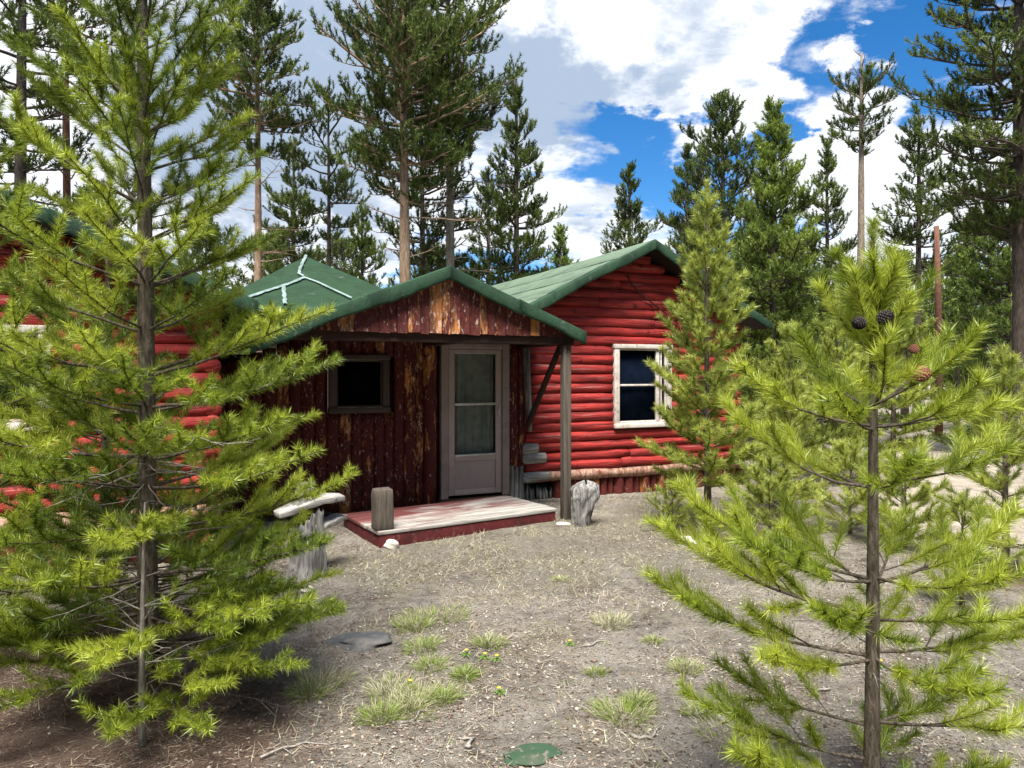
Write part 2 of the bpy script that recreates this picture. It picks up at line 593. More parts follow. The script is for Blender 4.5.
M['dark_room'] = mat_plain('dark_interior', (0.008, 0.007, 0.007), 0.9, 0, 0.0)  # near-black colour standing for the unlit room
M['curtain'] = mat_plain('grey_curtain', (0.27, 0.27, 0.235), 0.9)
M['cable'] = mat_plain('old_cable', (0.05, 0.015, 0.014), 0.6)
M['dark_wall'] = mat_plain('wall_core', (0.02, 0.008, 0.007), 0.9)


def mat_deck():
    m, n = mat_new('deck_worn_red')
    co = obj_co(n)
    r = island(n)
    sh = shift_by(n, co, r)
    g = n.noise(n.mapping(sh, (1.6, 28, 28)), 1.0, 6, 0.65, 0.5)
    big = n.noise(n.mapping(co, (1.5, 4, 4)), 1.0, 5, 0.62, 0.4)
    sp = n.new('ShaderNodeSeparateXYZ'); n.put(sp.inputs[0], co)
    # paint is worn to bare grey along the trodden front; red survives at the back left
    wear = n.math('ADD', n.math('ADD', n.math('MULTIPLY', sp.outputs[0], 0.13), n.math('MULTIPLY', sp.outputs[1], -0.36)), n.math('ADD', n.math('MULTIPLY', big, 0.9), n.math('MULTIPLY', g, 0.35)))
    wm = n.ss(wear, 0.42, 0.72)
    bare = n.mix(n.ss(g, 0.3, 0.7), (0.16, 0.148, 0.132), (0.40, 0.38, 0.35))
    red = n.mix(n.ss(g, 0.3, 0.7), (0.085, 0.02, 0.02), (0.16, 0.055, 0.05))
    n.put(n.bs.inputs['Base Color'], n.mix(wm, red, bare))
    n.put(n.bs.inputs['Normal'], n.bump(g, 0.5, 0.006))
    return m


M['deck'] = mat_deck()
M['deck_edge'] = mat_paint('deck_fascia_red', (0.085, 0.011, 0.013), (0.035, 0.008, 0.008), 0.7, 0.9, (0.12, 0.045, 0.04))


def mat_ground():
    m, n = mat_new('forest_soil')
    co = obj_co(n)
    lit = n.new('ShaderNodeAttribute', attribute_name='litter').outputs['Fac']
    gra = n.new('ShaderNodeAttribute', attribute_name='dry').outputs['Fac']
    a = n.noise(co, 1.3, 8, 0.65, 0.3)
    b = n.noise(co, 9.0, 8, 0.72, 0.2)
    c3 = n.noise(co, 55.0, 6, 0.75)
    base = n.ramp(n.math('ADD', n.math('MULTIPLY', a, 0.45), n.math('MULTIPLY', b, 0.55)),
                  [(0.36, (0.15, 0.125, 0.105)), (0.44, (0.34, 0.30, 0.255)), (0.52, (0.50, 0.445, 0.385)), (0.61, (0.66, 0.60, 0.52))])
    c4 = n.noise(co, 130.0, 4, 0.7)
    base = n.mix(n.ss(c3, 0.55, 0.62), base, (0.44, 0.395, 0.345))
    base = n.mix(n.ss(c3, 0.44, 0.37), base, (0.06, 0.047, 0.038))
    straw_p = n.noise(co, 1.7, 7, 0.68, 0.4)
    base = n.mix(n.math('MULTIPLY', n.ss(straw_p, 0.52, 0.60), n.math('MULTIPLY', n.ss(c3, 0.40, 0.56), 0.7)), base, (0.50, 0.45, 0.30))
    base = n.mix(n.ss(c4, 0.42, 0.33), base, (0.06, 0.046, 0.037))
    red = n.mix(n.ss(b, 0.35, 0.65), (0.16, 0.108, 0.085), (0.30, 0.215, 0.17))
    red = n.mix(n.ss(c3, 0.55, 0.63), red, (0.25, 0.165, 0.12))
    rm = n.math('MAXIMUM', n.ss(n.math('ADD', lit, n.math('MULTIPLY', n.math('SUBTRACT', b, 0.5), 0.9)), 0.38, 0.62), n.math('MULTIPLY', n.ss(n.noise(co, 0.8, 4, 0.6), 0.56, 0.7), 0.35))
    pt = n.noise(co, 2.6, 6, 0.62, 0.5)
    base = n.mix(n.math('MULTIPLY', n.ss(pt, 0.56, 0.64), 0.65), base, (0.50, 0.44, 0.365))
    base = n.mix(n.math('MULTIPLY', n.ss(pt, 0.44, 0.37), 0.45), base, (0.13, 0.095, 0.075))
    c = n.mix(rm, base, red)
    straw = n.mix(n.ss(c3, 0.35, 0.65), (0.17, 0.15, 0.105), (0.43, 0.39, 0.30))
    gm = n.ss(n.math('ADD', gra, n.math('MULTIPLY', n.math('SUBTRACT', b, 0.5), 1.0)), 0.45, 0.7)
    c = n.mix(n.math('MULTIPLY', gm, 0.6), c, straw)
    n.put(n.bs.inputs['Base Color'], c)
    n.put(n.bs.inputs['Normal'], n.bump(n.math('ADD', n.math('MULTIPLY', b, 0.8), n.math('MULTIPLY', c3, 1.3)), 1.0, 0.07))
    n.bs.inputs['Roughness'].default_value = 0.95
    n.bs.inputs['Specular IOR Level'].default_value = 0.1
    return m


def mat_tint(name, stops, trans=0.0, noise=0.3):
    m = mat_needles(name, stops, trans, noise, 0.02)
    return m


M['ground'] = mat_ground()


def mat_path():
    m, n = mat_new('dirt_track')
    co = obj_co(n)
    b = n.noise(co, 3.0, 8, 0.7)
    c3 = n.noise(co, 40.0, 5, 0.75)
    c = n.mix(n.ss(b, 0.35, 0.65), (0.22, 0.185, 0.15), (0.38, 0.33, 0.27))
    c = n.mix(n.ss(c3, 0.58, 0.68), c, (0.12, 0.10, 0.08))
    n.put(n.bs.inputs['Base Color'], c)
    n.put(n.bs.inputs['Normal'], n.bump(c3, 0.8, 0.02))
    n.bs.inputs['Roughness'].default_value = 0.95
    return m


M['path'] = mat_path()
M['rock_pale'] = mat_paint('pale_stone', (0.55, 0.52, 0.46), (0.30, 0.27, 0.23), 0.9, 0.7)
M['rock_dark'] = mat_paint('slate_stone', (0.06, 0.064, 0.068), (0.19, 0.175, 0.155), 0.9, 0.9, (0.10, 0.10, 0.10))
M['mat_green'] = mat_paint('green_roofing_scrap', (0.028, 0.062, 0.034), (0.075, 0.085, 0.06), 0.95, 0.9, (0.14, 0.125, 0.105))
M['straw'] = mat_tint('grass_blades', [(0.0, (0.52, 0.47, 0.35)), (0.35, (0.42, 0.38, 0.25)), (0.55, (0.16, 0.21, 0.05)), (1.0, (0.25, 0.34, 0.06))], 0.3, 0.35)
M['litter'] = mat_tint('needle_litter', [(0.0, (0.055, 0.035, 0.025)), (0.35, (0.18, 0.125, 0.09)), (0.6, (0.27, 0.225, 0.18)), (0.85, (0.33, 0.29, 0.24)), (1.0, (0.44, 0.40, 0.345))], 0.0, 0.5)
M['yellow'] = mat_plain('dandelion_yellow', (0.75, 0.58, 0.02), 0.7)
M['leaf'] = mat_plain('dandelion_leaf', (0.11, 0.19, 0.03), 0.6)
M['cone_dark'] = mat_plain('cone_black_brown', (0.028, 0.022, 0.022), 0.55)
M['cone_red'] = mat_plain('cone_red_brown', (0.19, 0.07, 0.045), 0.6)

# ------------------------------------------------------------------ ground
LEFT_TREE = (-1.86, 3.6)
RIGHT_TREE = (1.30, 2.55)


def litter_field(x, y):
    v = np.zeros_like(x)
    for cx_, cy_, r in [(-1.9, 3.4, 1.1), (-2.8, 4.6, 1.0), (-3.3, 3.8, 1.4), (2.3, 8.0, .8), (-1.2, 2.6, 0.5), (4.4, 6.2, 0.8)]:
        v = np.maximum(v, np.clip(1.25 - np.hypot(x - cx_, y - cy_) / r, 0, 1))
    return v


def dry_field(x, y):
    v = np.zeros_like(x)
    for cx_, cy_, r in [(-0.3, 7.0, 1.3), (0.9, 7.6, 1.5), (2.4, 8.8, 1.7), (0.2, 6.3, 1.0), (-1.0, 6.4, .9), (1.6, 6.4, 0.9), (4.5, 8.5, 2.0), (-0.55, 4.9, .5), (-.55, 3.9, .4)]:
        v = np.maximum(v, np.clip(1.2 - np.hypot(x - cx_, y - cy_) / r, 0, 1))
    return v


def axis(lo, hi, step, far, grow=1.22):
    a = list(np.arange(lo, hi + 1e-6, step))
    s, x = step, a[-1]
    while x < far:
        s *= grow; x += s; a.append(x)
    s, x = step, a[0]
    pre = []
    while x > -far:
        s *= grow; x -= s; pre.append(x)
    return np.array(pre[::-1] + a)


gx, gy = axis(-5.5, 7.5, 0.06, 900), axis(1.2, 12.5, 0.06, 900)
X, Y = np.meshgrid(gx, gy)
Z = G(X, Y) * (np.hypot(X, Y) < 400)
nx, ny = len(gx), len(gy)
ii = (np.arange(ny - 1)[:, None] * nx + np.arange(nx - 1)[None, :])
quads = np.stack([ii, ii + 1, ii + nx + 1, ii + nx], -1).reshape(-1, 4)
me = mesh_np('ground', np.stack([X, Y, Z], -1).reshape(-1, 3), quads, None, {'litter': litter_field(X, Y).ravel(), 'dry': dry_field(X, Y).ravel()}, True)
tag(link('ground', me, M['ground']), None, None, None, 'structure')

# dirt track on the right
b = B()
pts = [(5.0, 7.2), (5.9, 9.6), (7.6, 12.4), (9.6, 15.5), (12.2, 19.5), (16, 25.5), (22, 34)]
rows = []
for i in range(len(pts) - 1):
    for k in range(8):
        f = k / 8
        rows.append((pts[i][0] * (1 - f) + pts[i + 1][0] * f, pts[i][1] * (1 - f) + pts[i + 1][1] * f))
rows = np.array(rows)
tn = np.gradient(rows, axis=0); tn /= np.linalg.norm(tn, axis=1)[:, None]
pr = np.stack([tn[:, 1], -tn[:, 0]], -1)
wv = 0.65 + 0.5 * vnoise(rows[:, 0], rows[:, 1], 1.3, 6) + np.linspace(0, 0.7, len(rows))
ts = np.linspace(-1, 1, 9)
pp = rows[:, None, :] + pr[:, None, :] * wv[:, None, None] * ts[None, :, None]
hh = G(pp[..., 0], pp[..., 1]) + 0.014 * (1 - ts[None, :] ** 4)
vv = np.concatenate([pp, hh[..., None]], -1)
i0 = np.arange(len(rows) - 1)[:, None] * 9 + np.arange(8)[None, :]
b.add(vv, np.stack([i0, i0 + 1, i0 + 10, i0 + 9], -1).reshape(-1, 4))
tag(b.build('path', M['path'], None, True), None, None, None, 'structure')


# ------------------------------------------------------------------ the cabin
P0 = (0.616, 8.2)
ROT = math.radians(25.2)
cabin = thing('log_cabin', 'red log cabin with green roofs and a small gabled porch over a taupe door', 'cabin', (P0[0], P0[1], 0), ROT)
CU, SU = math.cos(ROT), math.sin(ROT)


def to_local(w):
    dx, dy = w[0] - P0[0], w[1] - P0[1]
    return Vector((dx * CU + dy * SU, -dx * SU + dy * CU, w[2]))


rng = np.random.default_rng(11)
R = random.Random(4)


def log_piece(b, u0, u1, v, z, r, rr, hole=None, sq=1.0):
    """one horizontal log from u0 to u1"""
    if u1 - u0 < 0.05:
        return
    n = max(3, int((u1 - u0) / 0.16) + 1)
    us = np.linspace(u0, u1, n)
    ph = rr.random() * 9
    zz_ = z + 0.008 * np.sin(us * 1.7 + ph) + np.array([rr.uniform(-0.0025, 0.0025) for _ in us])
    vv_ = v + 0.005 * np.sin(us * 1.3 + ph * 2)
    taper = np.linspace(1.03, 0.96, n) if rr.random() < 0.5 else np.linspace(0.96, 1.03, n)
    rad = r * taper * (1 + np.array([rr.uniform(-0.045, 0.045) for _ in us]))
    for q_ in range(n):
        if rr.random() < .12:
            rad[q_] *= rr.uniform(.9, 1.06)
    rad[0] *= rr.uniform(.86, .98); rad[-1] *= rr.uniform(.86, .98)
    b.tube(np.stack([us, vv_, zz_], -1), rad, 14)


def log_wall(b, ul, ur, z0, z1, v, r, pitch, rr, apex=None, holes=(), wmin=1.0):
    z = z0
    k = 0
    while z < z1:
        a, c = ul, ur
        if apex:
            (ua, za, slope) = apex
            half = (za - z - 0.095) / slope
            a, c = max(ul, ua - half), min(ur, ua + half)
        if c - a > 0.15:
            cuts = []
            for (h0, h1, hz0, hz1) in holes:
                if hz0 - 0.02 < z < hz1 + 0.03:
                    cuts.append((h0, h1))
            segs = [(a + rr.uniform(-0.015, 0.015), c)]
            for (h0, h1) in cuts:
                ns = []
                for s0, s1 in segs:
                    if h1 <= s0 or h0 >= s1:
                        ns.append((s0, s1))
                    else:
                        ns += [(s0, h0), (h1, s1)]
                segs = ns
            for s0, s1 in segs:
                if s1 - s0 > 1.5 and rr.random() < 0.75:
                    m = rr.uniform(s0 + 0.35, s1 - 0.35)
                    log_piece(b, s0, m - 0.004, v, z, r * rr.uniform(0.95, 1.05), rr)
                    log_piece(b, m + 0.004, s1, v, z, r * rr.uniform(0.95, 1.05), rr)
                else:
                    log_piece(b, s0, s1, v, z, r * rr.uniform(0.95, 1.05), rr)
        z += pitch
        k += 1


# ---- right wing: gable wall of logs at v = 1.40
WV = 1.40
b = B()
log_wall(b, 0.17, 3.86, 0.45, 3.62, WV, 0.079, 0.134, R, (2.02, 3.58, 0.508), [(1.55, 2.56, 0.945, 2.15)])
b.build('log_wall', M['log'], cabin, True)
b = B()   # side wall of the right wing and the core behind the logs
log_wall(b, 0.0, 0.1, 0.45, 0.5, 0, 0.05, 0.1, R) if False else None
b.prism([(0.20, 0.25), (3.82, 0.25), (3.82, 2.55), (2.02, 3.46), (0.20, 2.55)], WV + 0.01, WV + 0.04)
b.box(0.20, 0.24, WV + 0.043, 7.9, 0.25, 2.5)
b.box(3.78, 3.82, WV + 0.043, 7.9, 0.25, 2.5)
b.box(0.24, 3.78, 7.86, 7.9, 0.25, 2.5)
b.build('wall_core', M['dark_wall'], cabin)
b = B()
z = 0.45
while z < 2.5:                                          # logs down the right-hand side of the wing
    n = 40
    vs = np.linspace(WV - 0.06, 7.9, n)
    b.tube(np.stack([np.full(n, 3.86) + 0.004 * np.sin(vs * 2 + z * 9), vs, np.full(n, z)], -1), 0.078, 12)
    z += 0.134
b.build('log_wall', M['log'], cabin, True)
b = B()   # grey weathered log ends at the left corner
for z, l in ((0.718, 0.24), (0.584, 0.36)):
    us = np.linspace(0.10, 0.10 + l, 6)
    b.tube(np.stack([us, np.full(6, WV - 0.014), np.full(6, z - 0.004)], -1), [0.078, 0.080, 0.081, 0.081, 0.080, 0.078], 12)
us = np.linspace(0.10, 0.52, 7)
b.tube(np.stack([us, np.full(7, WV - 0.02), 0.32 + 0.02 * (us - .1)], -1), [0.06, 0.075, 0.078, 0.076, 0.075, 0.072, 0.070], 12)
b.build('log_end', M['grey_wood_x'], cabin, True)
b = B()   # bare sill log
n = 26
us = np.linspace(0.35, 3.95, n)
b.tube(np.stack([us, np.full(n, WV - 0.02) + 0.006 * np.sin(us * 4), 0.315 + 0.008 * np.sin(us * 2.3)], -1), 0.075 + 0.006 * np.sin(us * 7), 12)
b.build('sill_log', M['sill_log'], cabin, True)
b = B()   # upright skirting slabs
u = 0.62
while u < 3.9:
    w = R.uniform(0.10, 0.17)
    n = 5
    b.tube(np.stack([np.full(n, u + w / 2) + np.array([R.uniform(-.006, .006) for _ in range(n)]), np.full(n, WV + 0.03), np.linspace(-0.08, 0.27, n)], -1), w * 0.52, 8)
    u += w * R.uniform(0.98, 1.1)
b.build('skirting', M['skirt'], cabin, True)
b = B()   # broken grey splinters of skirting by the porch corner
for k in range(9):
    u = 0.16 + k * 0.052 + R.uniform(-.01, .01)
    h = R.uniform(0.15, 0.27)
    b.tube([(u, WV + R.uniform(-.02, .04), -0.05), (u + R.uniform(-.01, .01), WV + 0.02, h * .6), (u + R.uniform(-.02, .02), WV + 0.03, h)], [0.022, 0.02, 0.008], 6)
b.build('broken_skirting', M['grey_wood'], cabin, True)


def gable_roof(ua, za, slope, half_l, half_r, v0, v1, bands, thick, mat, trim, parent, side_mat=None, sag=0.0, seed=1):
    """two slopes of roll roofing in overlapping bands, with wrapped rake edges"""
    rr = random.Random(seed)
    for sgn, half in ((-1, half_l), (1, half_r)):
        b = B()
        for k in range(bands):
            s0, s1 = k / bands * half, (k + 1) / bands * half + 0.04
            nv = 18
            vs = np.linspace(v0, v1, nv)
            lift = 0.007 * (bands - k)
            ring = []
            for s, l in ((s0, lift), (s1, lift + 0.001)):
                ring.append([(ua + sgn * s, vv_, za - s * slope + l + sag * math.sin((vv_ - v0) / (v1 - v0) * math.pi) + rr.uniform(-.004, .004)) for vv_ in vs])
            top0, top1 = np.array(ring[0]), np.array(ring[1])
            bot0, bot1 = top0 - (0, 0, 0.006), top1 - (0, 0, 0.006)
            v = np.vstack([top0, top1, bot0, bot1])
            q = []
            for i in range(nv - 1):
                q += [(i, i + 1, nv + i + 1, nv + i), (2 * nv + i, 3 * nv + i, 3 * nv + i + 1, 2 * nv + i + 1),
                      (nv + i, nv + i + 1, 3 * nv + i + 1, 3 * nv + i)]
            if sgn > 0:
                q = [c[::-1] for c in q]
            b.add(v, q)
        b.build('roof', mat, parent)
    # sheathing under the roofing
    b = B()
    b.prism([(ua - half_l, za - half_l * slope - 0.045), (ua - half_l, za - half_l * slope - 0.075), (ua, za - 0.075), (ua + half_r, za - half_r * slope - 0.075), (ua + half_r, za - half_r * slope - 0.045), (ua, za - 0.045)][::-1], v0 + 0.02, v1 - 0.02)
    b.build('roof_sheathing', M['dark_wood'], parent)
    # rake edge: roofing folded over the edge, in overlapping lengths
    for sgn, half in ((-1, half_l), (1, half_r)):
        b = B()
        cuts = [0.0]
        while cuts[-1] < half - 0.5:
            cuts.append(cuts[-1] + rr.uniform(0.55, 0.85))
        cuts[-1] = half + 0.02
        for i in range(len(cuts) - 1):
            s0, s1 = cuts[i], cuts[i + 1] + (0.03 if i < len(cuts) - 2 else 0)
            off = 0.009 * (i % 2)
            n = 9
            prof = [(0.16, 0.022), (0.0, 0.027), (-0.027, 0.022), (-0.033, 0.010), (-0.031, -thick * 0.8), (-0.024, -thick), (-0.012, -thick), (-0.014, 0.008), (0.02, 0.014), (0.16, 0.012)]
            vv_ = []
            for j in range(n):
                s = s0 + (s1 - s0) * j / (n - 1)
                wob = rr.uniform(-.004, .004)
                dz = 0.012 * math.sin(s * 5 + seed) + rr.uniform(-.007, .007)
                for (pv, pz) in prof:
                    vv_.append((ua + sgn * s, v0 + pv - off + (wob if pz < 0 else 0), za - s * slope + pz + off + (dz if pz < -0.02 else 0)))
            m = len(prof)
            q = []
            for j in range(n - 1):
                for p in range(m):
                    p2 = (p + 1) % m
                    q.append((j * m + p, j * m + p2, (j + 1) * m + p2, (j + 1) * m + p))
            t = []
            for base in (0, (n - 1) * m):
                for p in range(1, m - 1):
                    t.append((base, base + p, base + p + 1))
            b.add(vv_, q, t)
        b.build('roof_edge', trim, parent)


gable_roof(2.02, 3.60, 0.508, 2.18, 2.18, 1.0, 8.2, 4, 0.115, M['roof_light'], M['trim_green'], cabin, sag=-0.03, seed=3)


def window(parent, u0, u1, z0, z1, v, fr, sash, mid, trim, inner, mull=None, depth=0.05):
    """frame boards proud of the wall, sash, glass and what is behind it"""
    b = B()
    y0, y1 = v - depth, v + 0.02
    b.box(u0, u0 + fr, y0, y1, z0 + fr * 0.8, z1 - fr * 0.75)
    b.box(u1 - fr, u1, y0, y1, z0 + fr * 0.8, z1 - fr * 0.75)
    b.box(u0 - 0.01, u1 + 0.01, y0 - 0.008, y1, z1 - fr * 0.75 + 0.001, z1)
    b.box(u0 - 0.005, u1 + 0.005, y0 - 0.025, y1, z0, z0 + fr * 0.8 - 0.001)
    w = b.build('window', trim, parent, False, 0.006)
    b = B()
    a0, a1, c0, c1 = u0 + fr + 0.001, u1 - fr - 0.001, z0 + fr * 0.8 + 0.001, z1 - fr * 0.75 - 0.001
    s0, s1 = v - 0.02, v + 0.01
    b.box(a0, a0 + sash, s0, s1, c0, c1)
    b.box(a1 - sash, a1, s0, s1, c0, c1)
    b.box(a0 + sash + .001, a1 - sash - .001, s0, s1, c1 - sash, c1)
    b.box(a0 + sash + .001, a1 - sash - .001, s0, s1, c0, c0 + sash * 1.3)
    if mid:
        b.box(a0 + sash + .001, (mull if mull else a1 - sash) - .001, s0 - 0.006, s1, mid - 0.014, mid + 0.014)
    if mull:
        b.box(mull, mull + 0.055, s0 - 0.012, s1, c0 + sash * 1.3 + .001, c1 - sash - .001)
        b.box(mull + 0.085, mull + 0.105, s0 - 0.004, s1, c0 + sash * 1.3 + .001, c1 - sash - .001)
    b.build('sash', trim, w, False, 0.003)
    b = B()
    b.box(a0 + 0.01, a1 - 0.01, v - 0.006, v - 0.003, c0 + 0.01, c1 - 0.01)
    b.build('pane', M['glass'], w)
    b = B()
    b.box(a0, a1, v + 0.035, v + 0.037, c0, c1)  # flat sheet behind the glass, near-black where it stands for an unlit room
    b.build('pane_backing', inner, w)
    return w


window(cabin, 1.55, 2.56, 0.945, 2.15, WV - 0.045, 0.085, 0.022, 1.56, M['white_trim'], M['pane_backing'], 2.29, 0.055)

# loose cable running down across the gable
b = B()
c = [P(640, 272, 9.85), P(642, 281, 9.9), P(652, 292, 9.97), P(666, 302, 10.05), P(682, 313, 10.12), P(694, 322, 10.18)]
cl = [to_local(p) for p in c]
b.tube([(p.x, WV - 0.105, p.z) for p in cl], 0.011, 6)
b.build('cable', M['cable'], cabin, True)

# ---- porch wall at v = 1.35: upright slabs with peeling paint
PV = 1.35


def slab(b, u0, u1, v, z0, z1, bulge, rr):
    """an upright slab board with a slightly rounded face"""
    n, m = 9, 6
    zs = np.linspace(z0, z1, n)
    v_ = []
    dx = [rr.uniform(-.004, .004) for _ in range(n)]
    for k, zq in enumerate(zs):
        for j in range(m):
            f = j / (m - 1)
            v_.append((u0 + (u1 - u0) * f + dx[k], v - bulge * math.sin(math.pi * (0.08 + 0.84 * f)) + rr.uniform(-.0015, .0015), zq))
        v_.append((u1 + dx[k], v + 0.03, zq))
        v_.append((u0 + dx[k], v + 0.03, zq))
    w = m + 2
    q = []
    for k in range(n - 1):
        for j in range(w):
            j2 = (j + 1) % w
            q.append((k * w + j, k * w + j2, (k + 1) * w + j2, (k + 1) * w + j))
    t = []
    for base in (0, (n - 1) * w):
        for j in range(1, w - 1):
            t.append((base, base + j, base + j + 1) if base else (base, base + j + 1, base + j))
    b.add(v_, q, t)


b = B()
u = -3.72
dhole = (-1.07, -0.09)
whole = (-2.46, -1.73)
while u < 0.13:
    w = R.uniform(0.11, 0.165)
    u1 = min(u + w, 0.14)
    if u < dhole[0] < u1:
        u1 = dhole[0]
    if dhole[0] <= u < dhole[1]:
        u = dhole[1]
        continue
    zb = 0.06 + R.uniform(-0.01, 0.03)
    ztop = min(2.45, 2.86 - 0.40 * max(abs(u + 1.442), abs(u1 + 1.442)) - 0.13)
    if u1 - u > 0.03:
        mid = (u + u1) / 2
        if whole[0] - 0.02 < mid < whole[1] + 0.02:
            slab(b, u + .003, u1 - .003, PV, zb, 1.262, 0.022, R)
            slab(b, u + .003, u1 - .003, PV, 1.94, ztop, 0.022, R)
        elif dhole[1] <= u:
            slab(b, u + .003, u1 - .003, PV, 0.42 + R.uniform(-.05, .05), ztop, 0.03, R)
        else:
            slab(b, u + .003, u1 - .003, PV, zb, ztop, 0.022, R)
    u = u1
slab(b, dhole[0] + 0.004, dhole[1] - 0.004, PV, 2.10, 2.5, 0.02, R)
b.build('plank_wall', M['peel'], cabin)
b = B()     # grey rotten feet of the slabs right of the door
for u0_, u1_ in ((-0.085, -0.02), (-0.018, 0.05), (0.052, 0.125)):
    slab(b, u0_, u1_, PV - 0.006, 0.02, 0.50 + R.uniform(-.04, .05), 0.03, R)
b.build('rotten_slab', M['grey_wood'], cabin)
b = B()     # the leaning grey corner slab
b.tube([(0.135, PV - 0.05, 2.16), (0.16, PV - 0.055, 1.5), (0.20, PV - 0.06, 0.95)], [0.05, 0.05, 0.025], 8)
b.build('corner_slab', M['grey_wood'], cabin, True)
b = B()
b.box(-3.72, -2.46, PV + 0.035, PV + 0.06, 0.1, 1.95)
b.box(-1.73, -1.07, PV + 0.035, PV + 0.06, 0.1, 2.45)
b.box(-2.46, -1.73, PV + 0.035, PV + 0.06, 0.1, 1.26)
b.box(-2.46, -1.73, PV + 0.035, PV + 0.06, 1.95, 2.2)
b.box(-0.09, 0.16, PV + 0.035, PV + 0.06, 0.1, 2.1)
b.box(-1.07, -0.09, PV + 0.20, PV + 0.22, 0.0, 2.45)
b.build('wall_core', M['dark_wall'], cabin)
b = B()     # half-round column left of the door
n = 9
b.tube(np.stack([np.full(n, -1.215) + np.array([R.uniform(-.006, .006) for _ in range(n)]), np.full(n, PV - 0.035), np.linspace(0.08, 2.42, n)], -1), 0.082 + np.array([R.uniform(-.004, .004) for _ in range(n)]), 14)
b.build('half_log_column', M['peel_post'], cabin, True)
window(cabin, -2.46, -1.73, 1.255, 1.96, PV - 0.02, 0.085, 0.02, None, M['shaded_trim'], M['dark_room'], None, 0.045)

# ---- door frame and storm door
b = B()
b.box(-1.057, -0.962, PV - 0.05, PV + 0.03, 0.13, 2.12)
b.box(-0.205, -0.104, PV - 0.05, PV + 0.03, 0.13, 2.12)
b.box(-0.961, -0.206, PV - 0.05, PV + 0.03, 2.045, 2.12)
b.build('door_frame', M['mauve_trim'], cabin, False, 0.006)
door = None
b = B()
DV0, DV1 = PV - 0.032, PV + 0.003
du0, du1, dz0, dz1 = -0.955, -0.212, 0.165, 2.04
b.box(du0, du0 + 0.085, DV0, DV1, dz0, dz1)
b.box(du1 - 0.085, du1, DV0, DV1, dz0, dz1)
b.box(du0 + 0.086, du1 - 0.086, DV0, DV1, dz1 - 0.05, dz1)
b.box(du0 + 0.086, du1 - 0.086, DV0, DV1, 0.60, 0.68)
b.box(du0 + 0.086, du1 - 0.086, DV0 + 0.012, DV1, dz0 + 0.075, 0.599)
b.box(du0 + 0.086, du1 - 0.086, DV0, DV1, dz0, dz0 + 0.074)
door = b.build('door', M['mauve_paint'], cabin, False, 0.005)
b = B()
for r0_, r1_ in ((1.318, 1.350), (1.985, 1.997), (0.665, 0.69)):
    b = B()
    b.box(du0 + 0.087, du1 - 0.087, DV0 - 0.006, DV1 - 0.01, r0_, r1_)
    b.build('rail', M['alu'], door, False, 0.003)
b = B()
b.box(du0 + 0.083, du1 - 0.083, DV0 + 0.018, DV0 + 0.021, 0.66, 1.99)
b.build('pane', M['glass'], door)
b = B()
n = 60
us = np.linspace(du0 + 0.08, du1 - 0.08, n)
vs = PV + 0.06 + 0.012 * np.sin(us * 42) + 0.006 * np.sin(us * 97 + 1)
v = np.concatenate([np.stack([us, vs, np.full(n, 0.6)], -1), np.stack([us, vs, np.full(n, 2.02)], -1)])
b.add(v, [(i, i + 1, n + i + 1, n + i) for i in range(n - 1)])
b.build('curtain', M['curtain'], door, True)
b = B()
b.box(du1 - 0.058, du1 - 0.028, DV0 - 0.03, DV0 - 0.001, 1.20, 1.30)
b.box(du1 - 0.05, du1 - 0.036, DV0 - 0.045, DV0 - 0.031, 1.17, 1.33)
b.build('handle', M['alu'], door, False, 0.004)
b = B()
b.box(-1.06, -0.10, PV - 0.06, PV + 0.10, 0.03, 0.125)
b.build('threshold', M['dark_wood'], cabin)

# ---- porch roof, gable boards, beam, post and brace
ua, za, sl = -1.442, 2.86, 0.40
gable_roof(ua, za, sl, 1.98, 1.66, -0.05, 3.2, 3, 0.13, M['roof_light'], M['trim_green'], cabin, sag=-0.02, seed=8)
b = B()
u = -3.30
while u < 0.10:
    w = R.uniform(0.075, 0.15)
    u1 = min(u + w, 0.12)
    zt0 = za - abs(u - ua) * sl - 0.07
    zt1 = za - abs(u1 - ua) * sl - 0.07
    zb0 = 2.165 + R.uniform(-.006, .004)
    off = R.uniform(0, 0.03)
    if min(zt0, zt1) > zb0 + 0.01:
        b.prism([(u + .004, zb0), (u1 - .004, zb0 + R.uniform(-.006, .006)), (u1 - .004, zt1), (u + .004, zt0)], 0.03 - off, 0.055)
    u = u1
b.build('gable_board', M['peel_gable'], cabin, False, 0.003)
b = B()
b.box(-3.3, 0.16, 0.06, 0.17, 2.07, 2.20)             # front beam
b.box(0.045, 0.155, 0.172, PV - 0.06, 2.07, 2.20)     # side beams
b.box(-3.29, -3.18, 0.172, PV - 0.06, 2.07, 2.20)
b.box(-1.27, -1.16, 0.172, PV - 0.04, 2.075, 2.195)
b.build('beam', M['dark_wood'], cabin, False, 0.008)
b = B()
b.box(0.0, 0.098, 0.02, 0.118, -0.05, 2.065)
post = b.build('porch_post', M['post_wood'], cabin, False, 0.008)
b = B()
b.tube([(0.04, 0.16, 2.08), (0.125, PV - 0.12, 1.04)], 0.042, 6)
b.build('brace', M['dark_wood'], cabin)

# ---- centre roof: a hip behind the porch, with pale sealant over its seams
ap, fl, fr_, bl, br = (-2.30, 4.0, 3.53), (-3.95, 1.15, 2.38), (-0.85, 1.15, 2.38), (-3.95, 6.6, 2.38), (-0.85, 6.6, 2.38)
b = B()
nn = 14


